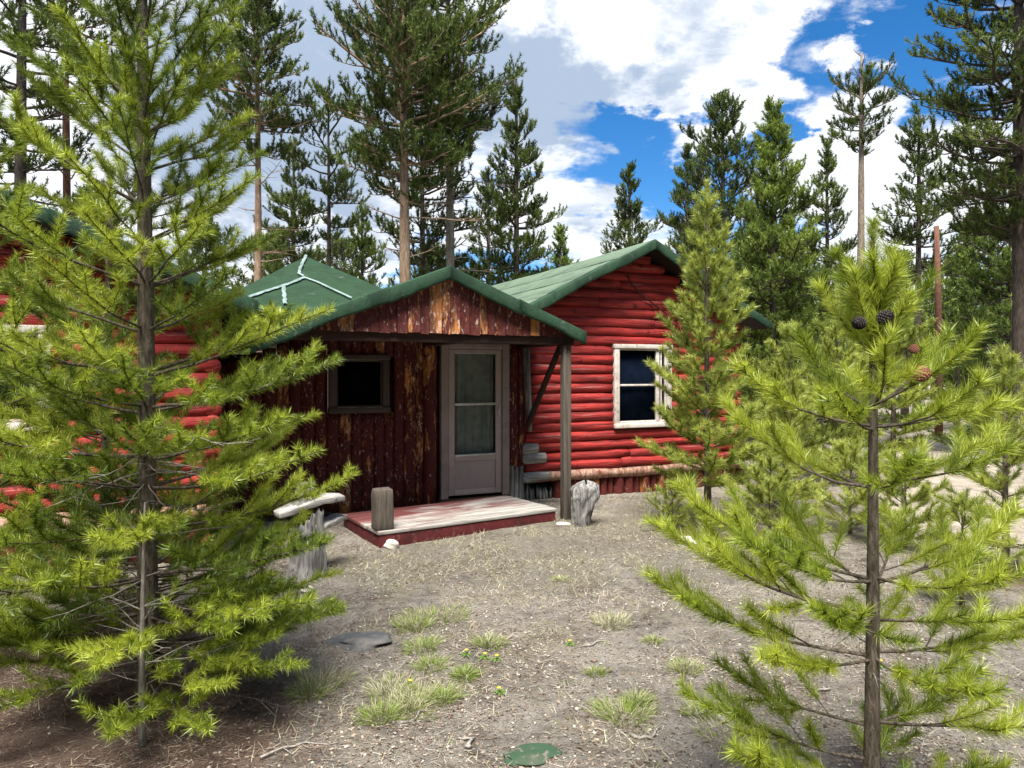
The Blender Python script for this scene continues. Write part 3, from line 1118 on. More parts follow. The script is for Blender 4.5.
def tri_face(b, a, c, d, thick=0.03):
    a, c, d = map(np.array, (a, c, d))
    v, t, idx = [], [], {}
    for i in range(nn + 1):
        for j in range(nn + 1 - i):
            p = a + (c - a) * i / nn + (d - a) * j / nn
            idx[i, j] = len(v)
            v.append(p + (0, 0, (vnoise(p[0], p[1], 2.2, 4) - .5) * 0.02 * (0 if (i == 0 and j == 0) else 1)))
    for i in range(nn):
        for j in range(nn - i):
            t.append((idx[i, j], idx[i + 1, j], idx[i, j + 1]))
            if i + j < nn - 1:
                t.append((idx[i + 1, j], idx[i + 1, j + 1], idx[i, j + 1]))
    b.add(v, None, t)


tri_face(b, ap, fl, fr_); tri_face(b, ap, fr_, br); tri_face(b, ap, br, bl); tri_face(b, ap, bl, fl)
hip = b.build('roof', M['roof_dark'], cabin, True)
b = B()
b.box(-3.9, -0.9, 1.45, 6.55, 2.2, 2.37)
b.build('wall_core', M['dark_wall'], cabin)
# seams on the front face
A_, B_, C_ = Vector(ap), Vector(fl), Vector(fr_)
nrm = (B_ - A_).cross(C_ - A_).normalized()
if nrm.z < 0:
    nrm = -nrm
cam_l = to_local((0, 0, CAMH))


def on_hip(px, py):
    w = P(px, py, 10.0)
    d = to_local(w) - cam_l
    t = (A_ - cam_l).dot(nrm) / d.dot(nrm)
    p = cam_l + d * t
    return p + nrm * 0.028


def seam_strip(b, pts, w):
    ps = [on_hip(*p) for p in pts]
    dense = []
    for i in range(len(ps) - 1):
        for k in range(10):
            dense.append(ps[i].lerp(ps[i + 1], k / 10))
    dense.append(ps[-1])
    L_, R_ = [], []
    for i, p in enumerate(dense):
        t = (dense[min(i + 1, len(dense) - 1)] - dense[max(i - 1, 0)]).normalized()
        s = t.cross(nrm)
        wl, wr = w * R.uniform(0.65, 1.3), w * R.uniform(0.65, 1.3)
        L_.append(p - s * wl); R_.append(p + s * wr)
    n = len(dense)
    v = [tuple(x) for x in L_] + [tuple(x) for x in R_] + [tuple(x + nrm * 0.012) for x in dense]
    q = []
    for i in range(n - 1):
        q += [(i, i + 1, 2 * n + i + 1, 2 * n + i), (2 * n + i, 2 * n + i + 1, n + i + 1, n + i)]
    b.add(v, q)


b = B()
seam_strip(b, [(306, 257), (303, 263), (300, 270), (299, 275), (304, 278)], 0.022)
seam_strip(b, [(304, 279), (290, 285), (278, 289), (262, 294), (238, 303)], 0.026)
seam_strip(b, [(304, 279), (318, 284), (337, 293), (352, 300)], 0.021)
seam_strip(b, [(283, 287), (284, 295), (285, 306)], 0.023)
b.build('sealant_seam', M['seam'], cabin)

# ---- left wing: gable wall of logs at v = 0.12
LV = 0.12
b = B()
log_wall(b, -8.1, -3.75, 0.60, 3.6, LV, 0.079, 0.134, R, (-5.87, 3.38, 0.42), [(-5.95, -5.06, 1.25, 2.15)])
b.build('log_wall', M['log'], cabin, True)
b = B()
b.prism([(-8.05, 0.25), (-3.8, 0.25), (-3.8, 2.32), (-5.87, 3.24), (-8.05, 2.32)], LV + 0.01, LV + 0.04)
b.box(-3.84, -3.80, LV + 0.043, 6.5, 0.25, 2.5)
b.box(-8.05, -8.01, LV + 0.043, 6.5, 0.25, 2.5)
b.build('wall_core', M['dark_wall'], cabin)
b = B()
z = 0.60
while z < 2.45:
    n = 12
    vs = np.linspace(LV - 0.06, PV + 0.02, n)
    b.tube(np.stack([np.full(n, -3.77) + 0.004 * np.sin(vs * 5 + z * 9), vs, np.full(n, z)], -1), 0.078, 12)
    z += 0.134
b.build('log_wall', M['log'], cabin, True)
b = B()
us = np.linspace(-8.1, -3.7, 30)
b.tube(np.stack([us, np.full(30, LV - 0.03), 0.44 + 0.012 * np.sin(us * 2.1)], -1), 0.078, 12)
b.build('sill_log', M['sill_log'], cabin, True)
b = B()
u = -8.05
while u < -3.8:
    w = R.uniform(0.10, 0.17)
    b.tube([(u + w / 2, LV + 0.03, -0.08), (u + w / 2, LV + 0.03, 0.38)], w * 0.52, 8)
    u += w
b.build('skirting', M['skirt'], cabin, True)
window(cabin, -5.95, -5.06, 1.25, 2.15, LV - 0.045, 0.09, 0.022, None, M['white_trim'], M['pane_backing'], None, 0.055)
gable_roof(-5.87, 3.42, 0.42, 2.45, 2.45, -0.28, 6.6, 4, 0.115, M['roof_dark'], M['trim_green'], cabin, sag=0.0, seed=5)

# ------------------------------------------------------------------ the porch deck and what stands by it
dk = thing('porch_deck', 'low weathered wooden deck with red sides in front of the door', 'deck', (-1.32, 7.0, 0), math.atan2(1.2, 1.84))
b = B()
for k in range(6):
    y0 = k * 0.178
    b.box(R.uniform(-.006, .004), 2.20 + R.uniform(-.01, .01), y0 + .003, y0 + .175, 0.125, 0.163 + R.uniform(-.002, .002))
b.build('board', M['deck'], dk, False, 0.005)
b = B()
b.box(0.01, 2.19, 0.012, 0.05, -0.05, 0.122)
b.box(0.012, 0.05, 0.052, 1.05, -0.05, 0.122)
b.box(2.15, 2.188, 0.052, 1.05, -0.05, 0.122)
b.build('fascia', M['deck_edge'], dk, False, 0.004)

x, y = (382 - CX) / F * 7.12, 7.14
bp = thing('wooden_block', 'short square weathered timber block standing on the front left of the porch deck', 'timber block', (x, y, 0.166), math.radians(28))
b = B()
n = 7
zs = np.linspace(0, 0.405, n)
vv = []
for k, zq in enumerate(zs):
    for sx, sy in ((-1, -1), (1, -1), (1, 1), (-1, 1)):
        s = 0.094 if k < n - 1 else 0.086
        vv.append((sx * s + R.uniform(-.004, .004), sy * s * 0.85 + R.uniform(-.004, .004), zq + (R.uniform(-.008, .004) if k == n - 1 else 0)))
q = [(k * 4 + j, k * 4 + (j + 1) % 4, (k + 1) * 4 + (j + 1) % 4, (k + 1) * 4 + j) for k in range(n - 1) for j in range(4)]
q += [(0, 3, 2, 1), ((n - 1) * 4, (n - 1) * 4 + 1, (n - 1) * 4 + 2, (n - 1) * 4 + 3)]
b.add(vv, q)
b.build('block', M['post_wood'], bp, False, 0.01)


def stump_mesh(b, h, r, seed, flare=0.25, jag=0.1, lean=(0, 0), sides=40, rings=16, hollow=0.06, top_grow=0.0):
    rr = random.Random(seed)
    ph = [rr.uniform(0, 6.28) for _ in range(6)]
    v = []
    for k in range(rings):
        f = k / (rings - 1)
        for j in range(sides):
            th = j / sides * 2 * math.pi
            lob = 1 + 0.10 * math.sin(3 * th + ph[0]) + 0.07 * math.sin(5 * th + ph[1] + f * 2) + 0.05 * math.sin(11 * th + ph[2] + f) + 0.035 * math.sin(19 * th + ph[3])
            ra = r * lob * (1 + flare * (1 - f) ** 3 + top_grow * math.sin(f * 3.1) ** 2 * (1 + 0.6 * math.sin(2 * th + ph[5])) + 0.06 * math.sin(f * 9 + ph[4] + 2 * th))
            zt = h * (1 - jag * (0.5 + 0.5 * math.sin(2 * th + ph[4])) - jag * 0.5 * abs(math.sin(7 * th + ph[5])))
            v.append((ra * math.cos(th) + lean[0] * f, ra * math.sin(th) + lean[1] * f, -0.04 + (zt + 0.04) * f))
    q = [(k * sides + j, k * sides + (j + 1) % sides, (k + 1) * sides + (j + 1) % sides, (k + 1) * sides + j) for k in range(rings - 1) for j in range(sides)]
    base = (rings - 1) * sides
    for j in range(sides):
        th = j / sides * 2 * math.pi
        x, y, z = v[base + j]
        v.append(((x - lean[0]) * 0.7 + lean[0], (y - lean[1]) * 0.7 + lean[1], z - hollow + rr.uniform(-.02, .02)))
    q += [(base + j, base + (j + 1) % sides, base + sides + (j + 1) % sides, base + sides + j) for j in range(sides)]
    v.append((lean[0], lean[1], h - hollow - jag * h * 0.7))
    c = len(v) - 1
    t = [(base + sides + j, base + sides + (j + 1) % sides, c) for j in range(sides)]
    b.add(v, q, t)


x, y = ground_at(581, 526)
def knob_stump(b):
    n, m = 26, 40
    prof_z = np.linspace(-.04, .53, n)
    prof_r = np.interp(prof_z, [-.04, 0, .08, .18, .26, .34, .42, .48, .52, .53], [.125, .12, .112, .118, .135, .16, .168, .15, .09, .02])
    v = []
    for k in range(n):
        for j in range(m):
            th = j / m * 6.2832
            z = prof_z[k]
            r = prof_r[k] * (1 + .10 * math.sin(2 * th + 7 * z) + .09 * math.sin(3 * th - 11 * z + 1) + .06 * math.sin(7 * th + 9 * z) + .05 * math.sin(5 * th - 23 * z) + .035 * math.sin(13 * th + 4 * z))
            r *= 1 + .35 * (float(vnoise(math.cos(th) * 2.2 + 3, math.sin(th) * 2.2 + z * 9, 1.0, 3)) - .5) + .16 * (float(vnoise(th * 5, z * 22, 1.0, 5)) - .5)
            v.append((r * math.cos(th) + .12 * max(0, z) , r * math.sin(th) * .85, z + .03 * math.sin(2 * th + 1) * max(0, z) / .5))
    q = [(k * m + j, k * m + (j + 1) % m, (k + 1) * m + (j + 1) % m, (k + 1) * m + j) for k in range(n - 1) for j in range(m)]
    b.add(v, q)


st = thing('tree_stump', 'pale grey knobbly stump standing beside the porch post', 'stump', (x, y, float(G(x, y))), 0.3)
knob_stump(b)
st.scale = (.84, .84, .92)

b.build('stump', M['grey_wood'], st, True)
x, y = ground_at(560, 525)
s = thing('flat_stone', 'pale flat stone at the foot of the porch post', 'stone', (x + .02, y, 0.0), 0.2)


def rock_mesh(b, sx, sy, sz, seed, sub=3, rough=0.18):
    bm = bmesh.new()
    bmesh.ops.create_icosphere(bm, subdivisions=sub, radius=1.0)
    rr = random.Random(seed)
    ph = [rr.uniform(0, 6.28) for _ in range(9)]
    vs = []
    for vtx in bm.verts:
        p = vtx.co
        k = 1 + rough * (math.sin(2.1 * p.x + ph[0]) * math.sin(2.7 * p.y + ph[1]) + 0.6 * math.sin(4.3 * p.z + ph[2] + 2 * p.x) + 0.4 * math.sin(7 * p.y + ph[3] + 3 * p.z)) + rr.uniform(-.012, .012)
        vs.append((p.x * k * sx, p.y * k * sy, p.z * k * sz))
    t = [[l.vert.index for l in f.loops] for f in bm.faces]
    bm.free()
    b.add(vs, None, t)


b = B(); rock_mesh(b, 0.10, 0.08, 0.028, 5); b.build('stone_body', M['rock_pale'], s, True)

stones = [(391, 547, 0.075, 0.06, 0.052, 'white rounded stone at the front left corner of the porch deck', 'rock_pale'),
          (689, 546, 0.13, 0.10, 0.07, 'large pale stone lying at the foot of the slender pine by the cabin window', 'rock_pale'),
          (308, 590, 0.05, 0.05, 0.03, 'small grey stone in the soil left of the porch deck', 'rock_pale')]
for px, py, sx, sy, sz, lab, mm in stones:
    x, y = ground_at(px, py)
    b = B(); rock_mesh(b, sx, sy, sz, int(px))
    o = link('stone', b.mesh('stone', True), M[mm], None, (x, y, float(G(x, y)) + sz * 0.45))
    tag(o, lab, 'stone')
x, y = ground_at(361, 637)
b = B(); rock_mesh(b, 0.20, 0.14, 0.034, 21, 4, 0.2)
tag(link('stepping_stone', b.mesh('stepping_stone', True), M['rock_dark'], None, (x, y, float(G(x, y)) + 0.006)), 'dark flat slate slab lying on the soil right of the big left pine', 'slate')
x, y = ground_at(530, 756)
b = B(); rock_mesh(b, 0.115, 0.085, 0.010, 44, 4, 0.22)
tag(link('roofing_scrap', b.mesh('roofing_scrap'), M['mat_green'], None, (x, y, float(G(x, y)) + 0.006)), 'scrap of green roofing lying on the bare ground in front', 'scrap')

# weathered stump with slabs left of the porch
x, y = ground_at(306, 572)
gs = thing('weathered_stump', 'gnarled grey dead stump with splayed wooden slabs left of the porch', 'stump', (x, y, float(G(x, y))), 0.5)
b = B(); stump_mesh(b, 0.60, 0.115, 9, 0.55, 0.2, (0.02, 0.05), 44, 16, 0.1, 0.1)
b.build('trunk', M['grey_wood'], gs, True)


def plank(b, L_, w, t, seed, taper=0.5):
    rr = random.Random(seed)
    n = 9
    v = []
    for k in range(n):
        f = k / (n - 1)
        ww = w * (1 - taper * abs(2 * f - 1) ** 2) * rr.uniform(0.9, 1.1)
        for sx, sz in ((-1, -1), (1, -1), (1, 1), (-1, 1)):
            v.append((L_ * (f - 0.5), sx * ww / 2 + rr.uniform(-.008, .008), sz * t / 2 + 0.03 * math.sin(f * 4 + seed) + rr.uniform(-.004, .004)))
    q = [(k * 4 + j, k * 4 + (j + 1) % 4, (k + 1) * 4 + (j + 1) % 4, (k + 1) * 4 + j) for k in range(n - 1) for j in range(4)]
    q += [(0, 3, 2, 1), ((n - 1) * 4, (n - 1) * 4 + 1, (n - 1) * 4 + 2, (n - 1) * 4 + 3)]
    b.add(v, q)


for (dx, dy, z, rz, ry, L_, w) in ((0.05, 0.05, 0.60, 0.2, -0.10, 0.62, 0.24), (0.22, 0.10, 0.42, 0.6, 0.10, 0.42, 0.15)):
    b = B(); plank(b, L_, w, 0.05, int(L_ * 100))
    o = b.build('slab', M['grey_wood_x'], gs, False, 0.008)
    o.location = (dx, dy, z); o.rotation_euler = (0.06, ry, rz)
b = B(); stump_mesh(b, 0.17, 0.075, 17, 0.5, 0.04, (0.02, 0.0), 30, 10, 0.03)
o = b.build('broken_limb', M['grey_wood'], gs, True); o.location = (-0.01, 0.05, 0.63)


# ------------------------------------------------------------------ pines
def unit(v):
    return v / (np.linalg.norm(v, axis=-1, keepdims=True) + 1e-9)


def needle_mesh(segs, per_m, ln, wd, rng, th=(22, 62), up=0.12):
    A = np.array([s[0] for s in segs]); Bv = np.array([s[1] for s in segs]); T = np.array([s[2] for s in segs])
    dens = np.array([s[3] for s in segs])
    L_ = np.linalg.norm(Bv - A, axis=1)
    cnt = np.floor(L_ * per_m * dens + rng.random(len(L_))).astype(int)
    i = np.repeat(np.arange(len(A)), cnt)
    n = len(i)
    t = rng.random(n)[:, None]
    base = A[i] + (Bv - A)[i] * t
    a = unit(Bv - A)[i]
    rv = rng.normal(size=(n, 3))
    p = unit(rv - a * np.sum(rv * a, 1, keepdims=True))
    ang = np.radians(rng.uniform(th[0], th[1], n))[:, None]
    d = unit(a * np.cos(ang) + p * np.sin(ang) + np.array([0, 0, up]))
    ll = (ln * rng.uniform(0.7, 1.2, n))[:, None]
    w = unit(np.cross(d, rng.normal(size=(n, 3)))) * wd * 0.5
    v = np.stack([base - w, base + w, base + d * ll], 1).reshape(-1, 3)
    tint = np.repeat(np.clip(T[i] + rng.normal(0, 0.04, n), 0, 1), 3)
    return v, np.arange(n * 3).reshape(-1, 3), tint


class Pine:
    def __init__(self, seed, H, r0, needle_len, needle_w, per_m, bend=0.03, top_r=0.25, th=(22, 62)):
        self.rng = np.random.default_rng(seed)
        self.r = random.Random(seed)
        self.H, self.r0, self.top_r = H, r0, top_r
        self.nl, self.nw, self.pm, self.th = needle_len, needle_w, per_m, th
        self.wood, self.dead, self.segs = B(), B(), []
        n = max(8, int(H * 2.5))
        f = np.linspace(0, 1, n)
        ph = self.r.uniform(0, 6.28)
        self.tx = bend * H * (np.sin(f * 3 + ph) - math.sin(ph)) * 0.3
        self.ty = bend * H * (np.cos(f * 2.6 + ph) - math.cos(ph)) * 0.3
        self.tz = f * H
        self.trunk = B()
        rad = r0 * (1 - f * (1 - top_r)) * (1 + 0.25 * np.exp(-f * H / 0.25))
        pts = np.stack([self.tx, self.ty, self.tz], -1)
        pts[0, 2] = -0.08
        rad = rad * (1 + np.array([self.r.uniform(-.05, .05) for _ in range(n)]))
        rad[-1] = min(rad[-1], r0 * top_r * 0.6)
        self.trunk.tube(pts, rad, 12)

    def at(self, z):
        return np.array([np.interp(z, self.tz, self.tx), np.interp(z, self.tz, self.ty), z])

    def rad(self, z):
        return self.r0 * (1 - z / self.H * (1 - self.top_r))

    def curve(self, p, az, e0, e1, L, n, wig=0.12):
        pts = [np.array(p)]
        a = az
        for k in range(n):
            f = (k + 0.5) / n
            e = e0 + (e1 - e0) * f
            a += self.r.uniform(-wig, wig)
            e += self.r.uniform(-wig, wig) * 0.7
            pts.append(pts[-1] + L / n * np.array([math.cos(e) * math.sin(a), math.cos(e) * math.cos(a), math.sin(e)]))
        return np.array(pts), a

    def shoot(self, pts, tint, dens=1.0):
        for i in range(len(pts) - 1):
            self.segs.append((pts[i], pts[i + 1], tint, dens))

    def branch(self, z, az, L, e0, e1, n0=0.35, k2=0.45, dz=0.11, tint=0.6, bare=False, rb=None, tert=True, dens=1.0, sides=5):
        r = self.r
        n = max(4, int(L / 0.12)) if L < 1.6 else max(6, int(L / 0.22))
        p = self.at(z)
        pts, a_end = self.curve(p, az, e0, e1, L, n, 0.13)
        rb = rb or max(0.003, 0.0095 * L ** 0.8)
        rads = np.linspace(rb, rb * 0.28, n + 1)
        (self.dead if bare else self.wood).tube(pts, rads, sides, False)
        if bare:
            for k in range(int(L / 0.18)):
                i = r.randrange(max(1, n // 3), n)
                q, _ = self.curve(pts[i], az + r.choice((-1, 1)) * r.uniform(.5, 1.1), r.uniform(-.3, .4), r.uniform(-.3, .5), L * r.uniform(.15, .4), 3, .2)
                self.dead.tube(q, np.linspace(rb * .4, rb * .15, 4), 4, False)
            return pts
        i0 = int(n0 * n)
        self.shoot(pts[i0:], tint, dens)
        s = max(0.18, n0 - 0.20) * L
        side = r.choice((-1, 1))
        while s < L * 0.97:
            f = s / L
            i = min(n - 1, int(f * n))
            q0 = pts[i] + (pts[i + 1] - pts[i]) * (f * n - i)
            l2 = k2 * (L * (1 - f) * 0.95 + 0.10 * (1 if L < 1.6 else 2.2)) * r.uniform(0.65, 1.25)
            d = pts[i + 1] - pts[i]
            azl = math.atan2(d[0], d[1]); ell = math.atan2(d[2], math.hypot(d[0], d[1]))
            az2 = azl + side * r.uniform(0.5, 1.05)
            e2 = ell * 0.6 + r.uniform(-0.05, 0.45)
            m = 4
            q, _ = self.curve(q0, az2, e2, e2 + r.uniform(0.1, 0.5), l2, m, 0.1)
            self.wood.tube(q, np.linspace(rb * 0.42, rb * 0.18, m + 1), 4, False)
            t2 = min(1, max(0.05, tint + r.uniform(-.14, .14)))
            self.shoot(q[1:] if l2 > 0.2 else q, t2, dens)
            if tert and l2 > 0.16 * (1 if L < 1.6 else 2):
                for k in range(int(l2 / (dz * 1.1))):
                    j = r.randrange(0, m)
                    q1 = q[j] + (q[j + 1] - q[j]) * r.random()
                    az3 = az2 + r.choice((-1, 1)) * r.uniform(.5, 1.0)
                    l3 = l2 * r.uniform(.3, .55)
                    q3, _ = self.curve(q1, az3, e2 + r.uniform(-.1, .4), e2 + r.uniform(.1, .5), l3, 2, .1)
                    self.wood.tube(q3, np.linspace(rb * .22, rb * .12, 3), 3, False)
                    self.shoot(q3, min(1, max(0.05, t2 + r.uniform(-.1, .15))), dens)
            side = -side
            s += dz * r.uniform(0.7, 1.3)
        # brush at the tip
        return pts

    def clump(self, p, axis, tint):
        r = self.r
        d = np.array([r.gauss(0, .38), r.gauss(0, .38), r.uniform(.55, 1.0)]) + axis * .55
        d = d / np.linalg.norm(d) * r.uniform(.7, 1.25) * self.cl
        q = p + d
        self.segs.append((p, q, min(1, max(.1, tint + r.uniform(-.15, .15))), 1.0))

    def clump_branch(self, z, az, L, e0, e1, tint, cs, rb, sec=4):
        r = self.r
        n = max(5, int(L / .2))
        pts, _ = self.curve(self.at(z), az, e0, e1, L, n, .16)
        self.wood.tube(pts, np.linspace(rb, rb * .25, n + 1), 5, False)

        def along(q, f0):
            m = len(q) - 1
            ll = np.linalg.norm(np.diff(q, axis=0), axis=1).sum()
            k = max(1, int(ll * (1 - f0) / cs + r.random()))
            for i in range(k):
                f = (f0 + (1 - f0) * (i + r.random()) / k) * m
                j = min(m - 1, int(f))
                ax_ = q[j + 1] - q[j]
                ax_ = ax_ / (np.linalg.norm(ax_) + 1e-9)
                self.clump(q[j] + (q[j + 1] - q[j]) * (f - j), ax_, tint)
            ax_ = q[-1] - q[-2]
            self.clump(q[-1], ax_ / (np.linalg.norm(ax_) + 1e-9), tint + .1)
        along(pts, .32)
        for k in range(sec):
            f = r.uniform(.25, .92)
            j = min(n - 1, int(f * n))
            d = pts[j + 1] - pts[j]
            azl = math.atan2(d[0], d[1])
            l2 = L * r.uniform(.25, .5) * (1.15 - f * .6)
            q, _ = self.curve(pts[j], azl + r.choice((-1, 1)) * r.uniform(.5, 1.2), e0 * .5 + r.uniform(-.1, .5), e1 * .5 + r.uniform(.1, .7), l2, 3, .15)
            self.wood.tube(q, np.linspace(rb * .4, rb * .15, 4), 4, False)
            along(q, .2)

    def leader(self, z0, tint=0.7, dens=1.6):
        n = 8
        zs = np.linspace(z0, self.H + self.nl * 0.4, n)
        pts = np.array([self.at(min(z, self.H)) + (0, 0, max(0, z - self.H)) for z in zs])
        self.shoot(pts, tint, dens)

    def mesh(self):
        v, t, tint = needle_mesh(self.segs, self.pm, self.nl, self.nw, self.rng, self.th)
        return v, t, tint

    def build(self, root, bark, needles, dead=None):
        v, q, t, mi, k = [], [], [], [], 0
        for part, slot in ((self.trunk, 0), (self.wood, 0), (self.dead, 1)):
            if not part.n:
                continue
            v.append(np.vstack(part.v))
            pq = np.vstack(part.q) + k
            q.append(pq)
            mi.append(np.full(len(pq), slot))
            if part.t:
                t.append(np.vstack(part.t) + k)
            k += part.n
        t = np.vstack(t)
        me = mesh_np('trunk', np.vstack(v), np.vstack(q), t, None, True)
        link('trunk', me, bark, root)
        if self.dead.n:
            me.materials.append(dead or M['twig_dead'])
            me.polygons.foreach_set('material_index', np.concatenate(mi + [np.zeros(len(t))]).astype(np.int32))
        v, t, tint = self.mesh()
        me = mesh_np('crown', v, None, t, {'tint': tint})
        return link('crown', me, needles, root)


def whorled(pn, zlo, zhi, step, nper, reach, elev, n0=0.35, k2=0.45, dz=0.11, tint=(0.4, 0.8), skip=None, tert=True, dens=1.0, jit=0.25, lim=None):
    z = zlo
    r = pn.r
    a0 = r.uniform(0, 6.28)
    while z < zhi:
        f = (z - zlo) / max(1e-6, (zhi - zlo))
        k = nper if isinstance(nper, int) else r.randint(*nper)
        for i in range(k):
            az_ = a0 + i * 2 * math.pi / k + r.uniform(-.35, .35)
            L = reach(z) * r.uniform(1 - jit, 1 + jit)
            if lim:
                L = min(L, lim(az_ % 6.2832, z))
            if L < 0.05:
                continue
            e0, e1 = elev(z)
            zz_ = z + r.uniform(-.06, .06) * step * 2
            if skip and skip(az_, zz_):
                continue
            pn.branch(min(zz_, pn.H * 0.99), az_, L, e0 + r.uniform(-.12, .12), e1 + r.uniform(-.15, .15), n0, k2, dz, r.uniform(*tint), tert=tert, dens=dens)
        a0 += 0.7 + r.uniform(-.3, .3)
        z += step * r.uniform(0.8, 1.2)


# ---- the big young pine on the left
lt = thing('pine_tree', 'large bushy yellow-green young pine filling the left foreground', 'pine tree', (*LEFT_TREE, float(G(*LEFT_TREE))))
pn = Pine(21, 5.6, 0.052, 0.050, 0.0034, 1200, 0.012, 0.22, (28, 74))
reachL = lambda z: float(np.interp(z, [0.2, 0.7, 1.3, 2.0, 2.6, 3.3, 4.2, 5.4], [0.85, 1.08, 1.06, 0.93, 0.84, 0.70, 0.50, 0.12]))
elevL = lambda z: (float(np.interp(z, [0.3, 1.0, 2.2, 3.4, 5], [-.12, .05, .30, .62, .9])), float(np.interp(z, [0.3, 1.0, 2.2, 3.4, 5], [.25, .40, .55, .85, 1.05])))
def limL(a, z):
    if 0.5 < a < 2.2:                                   # towards the porch
        return float(np.interp(z, [0.5, 1.3, 1.75, 2.05, 2.6, 3.1], [1.05, 1.12, 1.0, 0.76, 0.66, 0.6]))
    if 2.2 <= a < 3.7:                                  # towards the open yard
        return float(np.interp(z, [0.5, 1.7, 2.6, 3.1], [0.9, 0.8, 0.62, 0.6]))
    return 9.0


whorled(pn, 0.55, 3.1, 0.20, (5, 7), reachL, elevL, 0.43, 0.40, 0.085, (0.45, 1.0), lim=limL)
whorled(pn, 3.1, 5.3, 0.30, (5, 6), reachL, elevL, 0.38, 0.42, 0.10, (0.3, 0.7))
pn.leader(4.8, 0.5)
for k in range(34):
    z = pn.r.uniform(0.12, 1.5)
    pn.branch(z, pn.r.uniform(0, 6.28), pn.r.uniform(0.25, 0.75), pn.r.uniform(-.35, .15), pn.r.uniform(-.3, .3), bare=True, rb=0.004)
for k in range(22):
    z = pn.r.uniform(0.2, 0.75)
    pn.branch(z, pn.r.uniform(0, 6.28), pn.r.uniform(0.4, 0.8), pn.r.uniform(-.25, .1), pn.r.uniform(0, .4), 0.7, 0.3, 0.15, pn.r.uniform(.4, .7), rb=0.005)
for k in range(16):
    pn.branch(pn.r.uniform(0.18, 0.5), pn.r.uniform(0, 6.28), pn.r.uniform(0.6, 1.0), pn.r.uniform(-.1, .1), pn.r.uniform(.1, .45), 0.5, 0.38, 0.09, pn.r.uniform(.5, .95), rb=0.006)
    pn.branch(pn.r.uniform(0.3, 0.85), pn.r.uniform(0.8, 2.3), pn.r.uniform(0.7, 1.05), pn.r.uniform(-.15, .1), pn.r.uniform(.1, .4), 0.6, 0.36, 0.10, pn.r.uniform(.5, .9), rb=0.006)
    pn.branch(pn.r.uniform(0.3, 0.8), pn.r.uniform(3.9, 5.4), pn.r.uniform(0.6, 1.0), pn.r.uniform(-.15, .1), pn.r.uniform(.1, .4), 0.6, 0.36, 0.10, pn.r.uniform(.5, .9), rb=0.006)
pn.build(lt, M['bark_young'], M['needle_near'])

# a thin second stem and a smaller pine behind it
t2 = (-2.62, 4.55)
root = thing('pine_tree', 'smaller young pine behind and left of the large left pine', 'pine tree', (*t2, float(G(*t2))))
pn = Pine(33, 3.1, 0.040, 0.055, 0.0042, 850, 0.015, .25, (28, 74))
whorled(pn, 0.55, 2.95, 0.27, (5, 6), lambda z: float(np.interp(z, [0.4, 1.2, 3.0], [0.85, 0.85, 0.15])), lambda z: (0.05 + 0.2 * z, 0.4 + 0.15 * z), 0.35, 0.45, 0.12, (0.35, 0.75))
pn.leader(2.6)
for k in range(12):
    pn.branch(pn.r.uniform(0.15, 0.8), pn.r.uniform(0, 6.28), pn.r.uniform(0.2, 0.6), pn.r.uniform(-.3, .15), pn.r.uniform(-.3, .3), bare=True, rb=0.004)
pn.build(root, M['bark_young'], M['needle_near'])
t4 = (-3.15, 4.15)
root = thing('pine_tree', 'young pine cut off by the left picture edge, before the left window', 'pine tree', (*t4, float(G(*t4))))
pn = Pine(36, 3.5, 0.040, 0.055, 0.004, 950, 0.015, .25, (28, 74))
whorled(pn, 0.5, 3.35, 0.27, (4, 6), lambda z: float(np.interp(z, [0.4, 1.2, 3.4], [0.85, 0.9, 0.2])), lambda z: (0.05 + 0.2 * z, 0.4 + 0.15 * z), 0.38, 0.45, 0.11, (0.45, 0.95))
pn.leader(3.0)
pn.build(root, M['bark_young'], M['needle_near'])
t3 = (-1.74, 3.32)
root = thing('pine_sapling', 'thin silvery bare-stemmed sapling right in front of the large left pine trunk', 'sapling', (*t3, float(G(*t3))))
pn = Pine(35, 1.15, 0.016, 0.055, 0.0036, 700, 0.02, 0.3)
for k in range(16):
    pn.branch(pn.r.uniform(0.1, 0.7), pn.r.uniform(0, 6.28), pn.r.uniform(0.15, 0.45), pn.r.uniform(-.2, .5), pn.r.uniform(-.1, .5), bare=True, rb=0.0035)
for k in range(9):
    pn.branch(pn.r.uniform(0.25, 1.1), pn.r.uniform(0, 6.28), pn.r.uniform(0.2, 0.45), pn.r.uniform(-.1, .3), pn.r.uniform(.2, .5), 0.6, 0.3, 0.12, .6)
pn.build(root, M['twig_dead'], M['needle_near'])

# ---- the small near pine on the right
rt = thing('pine_tree', 'small open bright-green pine with two cones in the right foreground', 'pine tree', (*RIGHT_TREE, float(G(*RIGHT_TREE))))
HR = 2.27
pn = Pine(52, HR, 0.030, 0.060, 0.0026, 1750, 0.006, 0.28, (26, 64))
D = RIGHT_TREE[1]
S = D / F


def rz_(py):
    return CAMH + (HY - py) * S


